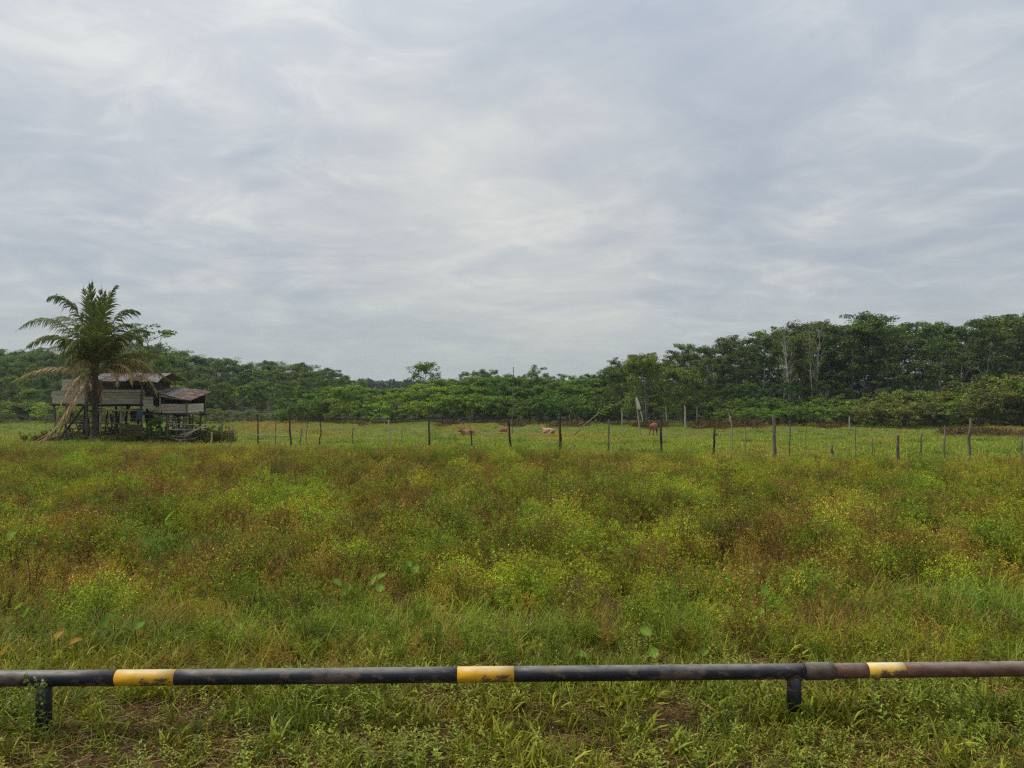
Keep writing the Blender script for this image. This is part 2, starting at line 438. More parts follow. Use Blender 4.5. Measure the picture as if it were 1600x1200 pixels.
def tuft(seed, n, L0, L1, w, spread, bend, c0, c1, cv=0.42, mat=None, stand=0.25):
    """a tuft of curved grass blades"""
    r = np.random.RandomState(seed); mb = MB()
    ts = np.array([0, 0.4, 0.75, 1.0]); ws = np.array([0.8, 1.0, 0.7, 0.0])
    for k in range(n):
        az = r.uniform(0, 2 * math.pi); Ln = r.uniform(L0, L1); lean = abs(r.normal(0, stand)) + 0.05
        b = bend * r.uniform(0.3, 1.6)
        d = np.array([math.cos(az), math.sin(az), 0]); sd = np.array([-d[1], d[0], 0])
        sd = sd * math.cos(0.6) + np.array([0, 0, 1]) * math.sin(r.uniform(-.6, .6)) * 0.5
        p = np.array([r.normal(0, spread), r.normal(0, spread), -0.02]); pts = [p.copy()]
        for j in range(3):
            a = lean + b * (ts[j] + 0.2); a = min(a, 2.4)
            p = p + (d * math.sin(a) + np.array([0, 0, 1]) * math.cos(a)) * Ln * (ts[j + 1] - ts[j]); pts.append(p.copy())
        vs = []
        for j in range(3): vs += [pts[j] - sd * w * ws[j] / 2, pts[j] + sd * w * ws[j] / 2]
        vs.append(pts[3])
        cc = r.uniform(1 - cv, 1 + cv) ; mixv = r.uniform(0, 1)
        base = np.array(c0) * (1 - mixv) + np.array(c1) * mixv
        cols = np.array([base * cc] * 7)
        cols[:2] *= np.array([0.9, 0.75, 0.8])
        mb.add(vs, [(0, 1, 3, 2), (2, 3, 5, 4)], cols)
        mb.f.append([(mb.n - 7 + 4, mb.n - 7 + 5, mb.n - 7 + 6)])
    return mb.mesh('grass_tuft', mat or M_GRASS)

def rleaves(mb, r, P, size, asp, cols, upb=0.4, out=None):
    n = len(P)
    Nn = unit(r.normal(size=(n, 3)) + np.array([0, 0, upb * 2]))
    A = r.normal(size=(n, 3))
    if out is not None: A = A * 0.5 + out
    A = unit(A - (A * Nn).sum(1, keepdims=True) * Nn); B = np.cross(Nn, A)
    s = size * r.uniform(0.6, 1.4, n)
    mb.leaves(P, A, B, Nn, s, s * asp, cols)

def varcol(r, n, c0, c1, v=0.2):
    t = r.uniform(0, 1, (n, 1))
    return (np.array(c0) * (1 - t) + np.array(c1) * t) * r.uniform(1 - v, 1 + v, (n, 1))

def weed(seed, h, stems, nleaf, size, c0, c1, fcol=None, nf=0, spreadw=0.45, stemcol=(0.10, 0.08, 0.04), asp=0.45):
    """an upright bushy herb: thin stems, many little leaves, flower or seed specks at the tips"""
    r = np.random.RandomState(seed); mb = MB()
    tips = []; Ps = []; Os = []
    for k in range(stems):
        az = r.uniform(0, 6.28); ln = h * r.uniform(0.65, 1.05); le = r.uniform(0.05, spreadw)
        d = np.array([math.cos(az), math.sin(az), 0])
        pts = [d * 0.02 + d * le * ln * (t ** 1.5) + np.array([0, 0, ln * t]) + r.normal(0, 0.01, 3) * t for t in (0, .35, .7, 1)]
        mb.tube(pts, [0.005, 0.004, 0.003, 0.0015], 3, stemcol, False)
        m = nleaf // stems
        # side sprays
        ns = 5
        for j in range(ns):
            t = r.uniform(0.3, 1.0); b = np.array([np.interp(t, (0, .35, .7, 1), [p[i] for p in pts]) for i in range(3)])
            a2 = r.uniform(0, 6.28); dd = np.array([math.cos(a2), math.sin(a2), r.uniform(0.4, 1.4)]); dd /= np.linalg.norm(dd)
            sl = h * r.uniform(0.12, 0.28) * (1.2 - 0.6 * t)
            q = r.uniform(0, 1, (m // ns + 1, 1)); pp = b + dd * sl * q + r.normal(0, 0.012 + 0.02 * h, (len(q), 3)) * 0.7
            Ps.append(pp); Os.append(np.tile(dd, (len(q), 1))); tips.append(b + dd * sl)
        tips.append(pts[3])
    P = np.concatenate(Ps); O = np.concatenate(Os)
    rleaves(mb, r, P, size, asp, varcol(r, len(P), c0, c1, .32), 0.3, O)
    if fcol is not None and nf:
        T = np.array(tips); i = r.randint(0, len(T), nf)
        FP = T[i] + r.normal(0, 0.018, (nf, 3)) + np.array([0, 0, 0.01])
        rleaves(mb, r, FP, 0.012, 0.8, varcol(r, nf, fcol, fcol, 0.5), 0.2)
    return mb.mesh('weed', M_WEED)

def mound(seed, rad, h, n, size, c0, c1, tipc=None, ntip=0, asp=.45):
    """a dense leafy mound: stems from one root, leaves thick over a lumpy dome"""
    r = np.random.RandomState(seed); mb = MB(); P = []; O = []; tips = []
    ns = 16
    for k in range(ns):
        az = 2.4 * k + r.normal(0, .3); q = math.sqrt((k + .5) / ns); tp = np.array([math.cos(az) * rad * q, math.sin(az) * rad * q, h * (1 - .55 * q * q) * r.uniform(.75, 1.15)])
        mb.tube([np.zeros(3), tp * np.array([.35, .35, .55]), tp], [.006, .004, .002], 3, (.08, .06, .035), False)
        m = n // ns; u = unit(r.normal(size=(m, 3))); rr = rad * r.uniform(.26, .40)
        pp = tp + u * rr * r.uniform(.35, 1, (m, 1)) ** .5 * np.array([1, 1, 1.1]) - np.array([0, 0, rr * .5])
        P.append(pp); O.append(u * .6 + np.array([0, 0, .5])); tips.append(tp + np.array([0, 0, rr * .4]))
    P = np.concatenate(P); O = np.concatenate(O); k = P[:, 2] > .02
    rleaves(mb, r, P[k], size, asp, varcol(r, k.sum(), c0, c1, .26), .4, O[k])
    if ntip:
        T = np.array(tips)[r.randint(0, ns, ntip)] + r.normal(0, 1, (ntip, 3)) * np.array([rad * .22, rad * .22, .05]) + np.array([0, 0, .02])
        rleaves(mb, r, T, .026, .4, varcol(r, ntip, tipc, tipc, .5), 0, np.tile([0, 0, 1.0], (ntip, 1)))
    return mb.mesh('mound', M_WEED)

def seedgrass(seed, n, h, c_st, c_hd, spreadg=0.06, hl=0.22, mat=None):
    """upright culms with loose feathery seed heads"""
    r = np.random.RandomState(seed); mb = MB()
    for k in range(n):
        az = r.uniform(0, 6.28); le = abs(r.normal(0, 0.18)); Ln = h * r.uniform(0.6, 1.1)
        d = np.array([math.cos(az), math.sin(az), 0]); p0 = np.array([r.normal(0, spreadg), r.normal(0, spreadg), 0])
        pts = [p0 + d * le * Ln * t ** 1.6 + np.array([0, 0, Ln * t]) for t in (0, .5, 1)]
        mb.tube(pts, [0.0022, 0.002, 0.001], 3, c_st, False)
        m = r.randint(9, 16); t = r.uniform(1 - hl, 1.0, (m, 1))
        P = p0 + d * le * Ln * t ** 1.6 + np.array([0, 0, 1]) * Ln * t + r.normal(0, 0.012, (m, 3)) * (1.3 - (t - 1 + hl) / hl)
        rleaves(mb, r, P, 0.028, 0.28, varcol(r, m, c_hd, c_hd, 0.55), 0.0, np.tile([0, 0, 1.0], (m, 1)))
    return mb.mesh('seed_grass', mat or M_GRASS)

def herb(seed, h, pairs, size, c0, c1, asp=0.42):
    """low broad-leaved seedling with opposite leaves"""
    r = np.random.RandomState(seed); mb = MB()
    for s_ in range(r.randint(2, 5)):
        az0 = r.uniform(0, 6.28); le = r.uniform(0.05, 0.6); hh = h * r.uniform(0.5, 1.1)
        d = np.array([math.cos(az0), math.sin(az0), 0]); o = np.array([r.normal(0, .025), r.normal(0, .025), 0])
        f = lambda t: o + d * le * hh * t + np.array([0, 0, hh * t])
        mb.tube([f(0), f(.5), f(1)], [0.003, 0.0025, 0.0012], 3, (0.11, 0.10, 0.04), False)
        P = []; A = []; Sz = []
        for k in range(pairs):
            t = 0.25 + 0.75 * k / (pairs - 1); aa = az0 + (k % 2) * 1.57 + r.normal(0, .3)
            for sg in (0, math.pi):
                a = np.array([math.cos(aa + sg), math.sin(aa + sg), r.uniform(0.0, 0.7)]); a /= np.linalg.norm(a)
                sz = size * r.uniform(0.7, 1.2) * (1.1 - 0.5 * t)
                P.append(f(t) + a * sz * 0.55); A.append(a); Sz.append(sz)
        P = np.array(P); A = np.array(A); Sz = np.array(Sz)
        up = np.array([0, 0, 1.0]) + r.normal(0, .25, (len(P), 3))
        B = unit(np.cross(up, A)); Nn = np.cross(A, B)
        mb.leaves(P, A, B, Nn, Sz, Sz * asp, varcol(r, len(P), c0, c1, .2))
    return mb.mesh('herb', M_WEED)

rs = np.random.RandomState(5)
def field_points(n_per_m2, y0, y1, edge=None, margin=1.5):
    """random points on the ground over the part of the field near the view"""
    A = (y1 - y0) * 2 * (y1 * 0.70 + margin)
    n = int(A * n_per_m2)
    y = rs.uniform(y0, y1, n); x = rs.uniform(-1, 1, n) * (y1 * 0.70 + margin)
    k = np.abs(x) < y * 0.70 + margin
    x, y = x[k], y[k]
    return x, y
EPX = [-200, 0, 600, 900, 1200, 1600, 1800]
EY = [699, 700, 703, 709, 716, 724, 727]
def edge_d(x, y):
    px = 800 + F * x / np.maximum(y, 1)
    ye = np.interp(px, EPX, EY)
    return (CAMZ + 0.30 - 0.38) * F / (ye - HOR)

def rots(n, tilt=0.12):
    return np.stack([rs.normal(0, tilt, n), rs.normal(0, tilt, n), rs.uniform(0, 6.28, n)], 1)
def lay(name, label, cat, x, y, scl, idx, tint, protos, tilt=0.12, dz=0.0):
    P = np.stack([x, y, ground(x, y) + dz], 1)
    if name.startswith(('meadow', 'seed')):      # neighbouring plants share vigour and hue: duller russet clumps, brighter green ones
        q = np.clip((fbm(x, y, 1.05, 201, 3) - .5) * 3.6, -1, 1)[:, None]; far = np.interp(y, [6, 9], [.4, 1])[:, None]
        tint = tint * (1 + q * far * np.array([[.26, .36, .26]]))
    return scatter(name, label, cat, P, rots(len(x), tilt), scl, idx, tint, protos)
def tints(n, base, v=0.12, warm=None):
    t = np.tile(np.array(base, float), (n, 1)) * rs.uniform(1 - v, 1 + v, (n, 1))
    if warm is not None:
        w = np.asarray(warm)[:, None]
        t = t * (1 + w * np.array([[0.28, 0.02, -0.15]]))
    return t

# placed patches of the meadow: pixel centre, pixel radii, kind -> ground blobs
def blob(x, y, lst, hgt=0.35):
    """sum of soft blobs centred where the photograph shows them"""
    s = np.zeros_like(x)
    for (px, py, rx, rd) in lst:
        d = (CAMZ + 0.28 - hgt) * F / (py - HOR)
        cx = (px - 800) / F * d
        s += np.exp(-(((x - cx) / (rx / F * d)) ** 2 + ((y - d) / (rd * d)) ** 2))
    return np.clip(s, 0, 1)
B_GREEN = [(250, 850, 130, .10), (60, 860, 60, .08), (420, 960, 160, .09), (1540, 960, 130, .12), (210, 1010, 140, .05), (560, 1000, 220, .06), (900, 1010, 150, .04), (90, 790, 90, .1), (1080, 990, 60, .06)]
B_BROWN = [(620, 850, 40, .04), (870, 850, 40, .04), (1010, 900, 45, .04), (370, 880, 40, .03), (1400, 860, 50, .05), (200, 780, 50, .05), (1120, 780, 60, .06), (700, 930, 45, .03), (960, 960, 40, .03), (520, 940, 70, .05), (100, 880, 90, .06), (240, 910, 110, .05), (760, 880, 90, .06), (700, 800, 90, .1), (1190, 890, 70, .06), (1260, 830, 110, .09), (1180, 1000, 120, .05), (430, 850, 60, .05), (330, 770, 90, .08), (890, 800, 40, .05), (1440, 800, 90, .1), (1310, 980, 90, .04), (480, 735, 200, .12), (980, 735, 130, .08), (90, 715, 200, .08)]
B_YELL = [(1320, 745, 300, .12), (960, 850, 90, .08), (760, 770, 160, .09), (170, 760, 140, .1), (1300, 790, 120, .06), (860, 920, 110, .06), (470, 780, 90, .06), (1420, 900, 160, .09), (20, 740, 80, .08)]

def meadow():
    G0, G1 = (0.062, 0.095, 0.016), (0.135, 0.155, 0.030)
    T0, T1 = (0.20, 0.145, 0.070), (0.11, 0.068, 0.038)
    tg = [tuft(10 + k, 32, .16, .46, .0075, .06, 1.25, G0, G1) for k in range(4)]             # green long grass
    tg += [tuft(20 + k, 30, .25, .5, .006, .06, 1.2, (0.062, .110, .022), (.115, .160, .036)) for k in range(2)]  # bluish grass
    td = [tuft(30 + k, 30, .2, .5, .005, .07, 1.3, T0, T1, .3) for k in range(3)]           # dead grass
    # grass
    xs, ys, sc, ix, tn = [], [], [], [], []
    for (dens, y0, y1, s0, s1) in ((85, 5.5, 10, .55, 1.1), (42, 10, 18, .6, 1.15), (20, 18, 32, .7, 1.2)):
        x, y = field_points(dens, y0, y1)
        k = y < edge_d(x, y) + 0.4 * (fbm(x, y, .8, 2) - .5) * 6
        x, y = x[k], y[k]
        g = blob(x, y, B_GREEN); b = blob(x, y, B_BROWN)
        nz = fbm(x, y, .55, 21, 4); nf = fbm(x, y, 2.2, 31, 3)
        k = rs.rand(len(x)) < np.clip(np.interp(y, [6.4, 8, 11, 16], [.6, .34, .18, .16]) + 1.4 * (nf - .5) + g * .6, 0.06, 1)
        x, y, g, b, nz, nf = x[k], y[k], g[k], b[k], nz[k], nf[k]
        dead = rs.rand(len(x)) < np.clip(0.14 + b * 0.45 + (nz - .5) * 1.2 - g * .35 + 0.20 * sstep(17, 26, y), 0.03, .8)
        blue = (~dead) & (rs.rand(len(x)) < g * .35)
        i = np.where(dead, 6 + rs.randint(0, 3, len(x)), np.where(blue, 4 + rs.randint(0, 2, len(x)), rs.randint(0, 4, len(x))))
        hs = 0.65 + 0.8 * nf + .15 * g
        hs = hs * np.interp(y, [5.5, 6.6, 8], [.55, .85, 1])
        xs.append(x); ys.append(y); sc.append(rs.uniform(s0, s1, len(x)) * hs); ix.append(i)
        tn.append(tints(len(x), (1, 1, 1), .2, np.clip((nz - .45) * 3 + b * .6 - g * .5 + .3 * sstep(14, 24, y), -.5, 1.2)))
    lay('meadow_grass', 'tall green and straw coloured grass filling the field behind the pipe rail', 'grass', np.concatenate(xs), np.concatenate(ys), np.concatenate(sc), np.concatenate(ix), np.concatenate(tn), tg + td, .16)

    # bushy weeds
    YG0, YG1 = (0.090, 0.112, 0.014), (0.168, 0.185, 0.030)
    GG0, GG1 = (0.048, 0.085, 0.014), (0.10, 0.145, 0.026)
    w = [weed(40, .62, 7, 520, .026, YG0, YG1, (.38, .29, .04), 16, .6), weed(41, .52, 9, 560, .024, YG0, YG1, (.36, .28, .05), 9, .75), weed(42, .74, 8, 620, .028, GG0, YG1, (.36, .28, .05), 7, .6),
         weed(43, .55, 8, 520, .030, GG0, GG1, None, 0, .7), weed(44, .70, 7, 520, .032, GG0, GG1, (.5, .4, .1), 6, .6),
         weed(45, .58, 8, 420, .024, (.14, .090, .055), (.075, .05, .035), (.19, .12, .075), 30, .6, (.09, .06, .045)),
         weed(46, .60, 8, 420, .024, (.20, .145, .055), (.13, .105, .035), (.22, .15, .07), 60, .5),
         weed(47, .85, 6, 420, .024, (.045, .028, .024), (.08, .045, .036), (.07, .04, .032), 70, .4, (.06, .04, .035))]
    xs, ys, sc, ix, tn = [], [], [], [], []
    for (dens, y0, y1, s0, s1) in ((30, 6.1, 10, .35, .85), (24, 10, 18, .45, 1.1), (16, 18, 31, .5, 1.0)):
        x, y = field_points(dens, y0, y1)
        k = y < edge_d(x, y) - .2 + 2.0 * (fbm(x, y, .6, 8) - .5)
        x, y = x[k], y[k]
        g = blob(x, y, B_GREEN); b = blob(x, y, B_BROWN); ye = blob(x, y, B_YELL)
        nz = fbm(x, y, .5, 41, 4); nf = fbm(x, y, 1.6, 51, 3)
        k = rs.rand(len(x)) < np.clip(.52 + (nf - .5) * 4.4 + ye * .4 + b * .3 - g * .6, .03, 1)
        x, y, g, b, ye, nz = x[k], y[k], g[k], b[k], ye[k], nz[k]
        u = rs.rand(len(x)); sel = fbm(x, y, .9, 61, 3)
        wy = np.clip(.42 + ye * 1.4 + (nz - .5) * 1.5, .04, 2); wg = np.clip(.28 + g + (.5 - sel) * 1.6, .05, 2)
        wb = np.clip(.10 + b * 1.0 + (sel - .52) * 3.2, .01, 2); wo = np.clip(.18 + .4 * b + (sel - .5) * 2.6 + .30 * sstep(15, 23, y) - .5 * ye, .03, 2); wp = np.clip(.015 + b * .22 + (fbm(x, y, 1.4, 66, 2) > .72) * .5, .0, 1)
        W = np.stack([wy, wg, wb, wo, wp], 1); W = np.cumsum(W / W.sum(1, keepdims=True), 1)
        c = (u[:, None] > W).sum(1)
        pick = np.choose(np.clip(c, 0, 4), [rs.randint(0, 3, len(x)), rs.randint(3, 5, len(x)), np.full(len(x), 5), np.full(len(x), 6), np.full(len(x), 7)])
        xs.append(x); ys.append(y); sc.append(rs.uniform(s0, s1, len(x)) * np.interp(y, [6.3, 8], [.7, 1]) * (.72 + .62 * fbm(x, y, 1.0, 77, 3))); ix.append(pick)
        tn.append(tints(len(x), (1, 1, 1), .34, np.clip((nz - .5) * 2, -.5, 1)))
    lay('meadow_weeds', 'bushy yellow green and brown flowering weeds growing through the field grass', 'weeds', np.concatenate(xs), np.concatenate(ys), np.concatenate(sc), np.concatenate(ix), np.concatenate(tn), w, .12)

    # leafy mounds
    mo = [mound(150, .42, .62, 1500, .030, YG0, YG1), mound(151, .36, .55, 1300, .028, YG0, YG1, (.30, .24, .06), 30), mound(152, .45, .70, 1500, .034, GG0, GG1), mound(153, .34, .50, 1100, .032, GG0, YG1),
          mound(154, .40, .60, 1400, .028, YG0, GG1, (.26, .17, .07), 240), mound(155, .36, .55, 1200, .026, (.13, .085, .045), (.08, .065, .028), (.20, .13, .07), 120), mound(156, .30, .62, 900, .026, (.05, .034, .026), (.085, .055, .035))]
    x, y = field_points(3.4, 6.6, 29)
    k = y < edge_d(x, y) - .5
    x, y = x[k], y[k]
    g = blob(x, y, B_GREEN); b = blob(x, y, B_BROWN); ye = blob(x, y, B_YELL)
    k = rs.rand(len(x)) < np.clip(.50 + (fbm(x, y, .7, 81, 3) - .5) * 3.5 + .35 * ye + .2 * b - g * .35, .05, 1)
    x, y, g, b, ye = x[k], y[k], g[k], b[k], ye[k]
    sel = fbm(x, y, .8, 61, 3)
    W = np.stack([.32 + 1.0 * ye, .22 + .7 * ye, .36 + g, .36 + .3 * ye, .3 + .6 * b + np.clip(sel - .5, 0, 1) * 3, np.clip(.22 + b * 1.1 + (sel - .5) * 3.5, 0, 3), .10 + b * .45], 1)
    W = np.cumsum(np.clip(W, .01, 9), 1); pick = (rs.rand(len(x))[:, None] * W[:, -1:] > W).sum(1)
    lay('meadow_mounds', 'dense leafy mounds of yellow green and russet weeds swelling out of the field', 'weeds', x, y, rs.uniform(.55, 1.2, len(x)) * np.interp(y, [6.6, 9], [.6, 1]), np.clip(pick, 0, 6), tints(len(x), (1, 1, 1), .38, np.clip((sel - .5) * 1.5, -.4, .6)), mo, .1)

    # seed heads
    s = [seedgrass(60, 14, .62, (.12, .10, .04), (.18, .125, .06)), seedgrass(61, 16, .55, (.12, .12, .04), (.21, .155, .075)), seedgrass(62, 12, .6, (.10, .08, .04), (.19, .105, .065)), seedgrass(63, 10, .7, (.10, .12, .04), (.22, .20, .06))]
    xs, ys, sc, ix, tn = [], [], [], [], []
    for (dens, y0, y1) in ((10, 6.8, 12), (16, 12, 20), (22, 20, 32.5)):
        x, y = field_points(dens, y0, y1)
        k = y < edge_d(x, y) + 1.0 + 2.5 * (fbm(x, y, .5, 12) - .5)
        x, y = x[k], y[k]
        b = blob(x, y, B_BROWN); g = blob(x, y, B_GREEN); ye = blob(x, y, B_YELL)
        nz = fbm(x, y, .45, 71, 4)
        k = rs.rand(len(x)) < np.clip(.26 + (nz - .5) * 4.0 + b * .4 - g * .5 - ye * .5 + .25 * sstep(16, 26, y), .02, 1)
        x, y = x[k], y[k]
        xs.append(x); ys.append(y); sc.append(rs.uniform(.55, 1.0, len(x))); ix.append(rs.randint(0, 4, len(x)))
        tn.append(tints(len(x), (1, 1, 1), .2))
    lay('seed_heads', 'reddish tan feathery seed heads standing above the field grass', 'grass', np.concatenate(xs), np.concatenate(ys), np.concatenate(sc), np.concatenate(ix), np.concatenate(tn), s, .10)

def hut_weeds():
    w = [weed(140, .5, 7, 360, .05, (.05, .08, .02), (.08, .12, .03), None, 0, .8), weed(141, .45, 7, 320, .05, (.10, .08, .03), (.07, .06, .03), None, 0, .8), tuft(142, 36, .25, .6, .02, .12, 1.0, (.06, .09, .02), (.12, .12, .035))]
    x = rs.uniform(-28.5, -17.6, 800); y = rs.uniform(44.2, 50.5, 800)
    k = rs.rand(800) < np.clip(.55 + (fbm(x, y, .8, 160, 3) - .5) * 3 + .5 * ((x < -24.5) & (y < 45)), .15, 1)
    x, y = x[k], y[k]
    lay('hut_weeds', 'dark weeds and rank grass growing round the foot of the hut and palm', 'weeds', x, y, rs.uniform(.5, 1.2, len(x)) * (1 + .7 * sstep(45.2, 46.5, y)), rs.randint(0, 3, len(x)), tints(len(x), (.8, .75, .75), .25), w)

def verge():
    """the low strip under and in front of the rail"""
    G0, G1 = (0.065, 0.10, 0.020), (0.125, 0.15, 0.032)
    t = [tuft(80, 24, .05, .18, .006, .06, 1.4, G0, G1), tuft(81, 16, .08, .24, .010, .05, 1.2, G0, (.15, .17, .035)), tuft(82, 11, .12, .26, .018, .03, 1.0, (.09, .12, .022), (.17, .18, .04)),
         tuft(83, 26, .05, .16, .004, .07, 1.6, (.13, .10, .05), (.07, .048, .028), .3), tuft(84, 24, .06, .2, .004, .08, 1.8, (.18, .14, .075), (.09, .06, .034), .3)]
    x, y = field_points(300, 3.6, 7.2, margin=1.0)
    bare = blob(x, y, [(1000, 1110, 170, .03), (900, 1100, 60, .03), (1290, 1150, 80, .04), (640, 1095, 60, .02), (310, 1190, 60, .03), (700, 1180, 60, .03), (1200, 1120, 60, .02)], 0.0)
    nf = fbm(x, y, 2.4, 91, 4)
    k = rs.rand(len(x)) < np.clip(.72 + (nf - .5) * 3.0 - bare * .95, .05, 1)
    x, y, nf, bare = x[k], y[k], nf[k], bare[k]
    nz = fbm(x, y, 1.1, 95, 3)
    dead = rs.rand(len(x)) < np.clip(.12 + bare * .5 + (nz - .5) * 1.0, .03, .8)
    big = rs.rand(len(x)) < .09 + .3 * (nz > .56)
    ix = np.where(dead, rs.randint(3, 5, len(x)), np.where(big, 2, rs.randint(0, 2, len(x))))
    sc = rs.uniform(.5, 1.1, len(x)) * (.55 + .8 * nf)
    lay('verge_grass', 'short mixed green and dry grass along the verge under the pipe rail', 'grass', x, y, sc, ix, tints(len(x), (1, 1, 1), .2, np.clip((nz - .4) * 1.5, -.3, .7)), t, .25)
    h = [herb(100, .16, 6, .045, (.09, .14, .030), (.13, .18, .045)), herb(101, .12, 5, .035, (.10, .15, .03), (.15, .19, .05)), herb(102, .22, 7, .05, (.075, .13, .03), (.12, .17, .05)), herb(103, .10, 4, .03, (.13, .15, .035), (.17, .18, .05), .6)]
    x, y = field_points(150, 3.6, 7.4, margin=1.0)
    nf = fbm(x, y, 1.2, 101, 3)
    right = sstep(-1, 3, x) * (1 - sstep(5.2, 6.0, y))
    k = rs.rand(len(x)) < np.clip(.22 + (nf - .5) * 3.2 + right * .45, .03, 1)
    x, y = x[k], y[k]
    lay('verge_herbs', 'small pale green leafy herbs scattered over the verge', 'herbs', x, y, rs.uniform(.55, 1.15, len(x)), rs.randint(0, 4, len(x)), tints(len(x), (1.02, .88, 1.15), .25), h, .15)
    # litter: dead stems lying on the soil
    r = np.random.RandomState(120); l = []
    for q in range(2):
        mb = MB()
        for k in range(26):
            a = r.uniform(0, 6.28); p = Vector((r.normal(0, .09), r.normal(0, .09), r.uniform(.004, .04))); d = Vector((math.cos(a), math.sin(a), r.normal(0, .18)))
            ln = r.uniform(.04, .14)
            mb.tube([p, p + d * ln], r.uniform(.0012, .0028), 3, tuple(np.array((.17, .12, .075)) * r.uniform(.3, 1.1)), False)
        l.append(mb.mesh('litter', M_GRASS))
    x, y = field_points(70, 3.6, 7.0, margin=1.0)
    lay('plant_litter', 'dead broken stems lying on the reddish soil of the verge', 'plant litter', x, y, rs.uniform(.6, 1.3, len(x)), rs.randint(0, 2, len(x)), tints(len(x), (1, 1, 1), .25), l, .05)

def pasture():
    G0, G1 = (0.092, 0.125, 0.024), (0.170, 0.205, 0.042)
    t = [tuft(130 + k, 44, .05, .17, .018, .16, .9, G0, G1) for k in range(3)] + [tuft(134, 40, .08, .26, .014, .14, 1.0, (.14, .13, .05), (.17, .145, .06), .25), tuft(135, 40, .12, .34, .015, .14, .9, (.06, .10, .022), (.10, .14, .03), .25)]
    xs, ys = [], []
    for (dens, y0, y1) in ((14, 22, 46), (6, 46, 70), (2.6, 70, 112)):
        x, y = field_points(dens, y0, y1, margin=3)
        k = y > edge_d(x, y) - .5
        xs.append(x[k]); ys.append(y[k])
    x = np.concatenate(xs); y = np.concatenate(ys)
    nz = fbm(x, y, .11, 141, 4); n2 = fbm(x, y, .45, 151, 3)
    px = 800 + F * x / y; pyy = HOR + (CAMZ - ground(x, y)) / y * F
    bl = lambda a, b, ra, rb: np.exp(-((px - a) / ra) ** 2 - ((pyy - b) / rb) ** 2)
    red = bl(880, 683, 75, 7) + bl(1385, 692, 55, 6) + bl(470, 668, 150, 8) * .6 + bl(1400, 675, 60, 4) * .6 + (1 - sstep(0, 2.5, y - edge_d(x, y))) * .5
    tan = rs.rand(len(x)) < np.clip((nz - .56) * 3.0 + red * .7 + .04, 0.02, .8)
    tall = rs.rand(len(x)) < np.clip((n2 - .6) * 3, 0, .8)
    ix = np.where(tan, 3, np.where(tall, 4, rs.randint(0, 3, len(x))))
    sc = rs.uniform(.6, 1.3, len(x)) * np.interp(y, [22, 50, 110], [.95, 1.15, 1.7])
    lay('pasture_grass', 'short bright green grazed grass of the pasture beyond the post fence', 'grass', x, y, sc, ix, tints(len(x), (1, 1, 1), .18, np.clip((nz - .5) * 1.6 + red * .4, -.3, .9)), t, .1)
verge(); meadow(); pasture(); hut_weeds()

# ------------------------------------------------------------------ trees
def limb_path(p0, d0, ln, r, n=5, up=0.25, wob=0.10):
    pts = [Vector(p0)]; d = Vector(d0).normalized()
    for k in range(n):
        d = (d + Vector((r.normal(0, wob), r.normal(0, wob), r.normal(0, wob) + up * 0.3))).normalized()
        pts.append(pts[-1] + d * ln / n)
    return pts

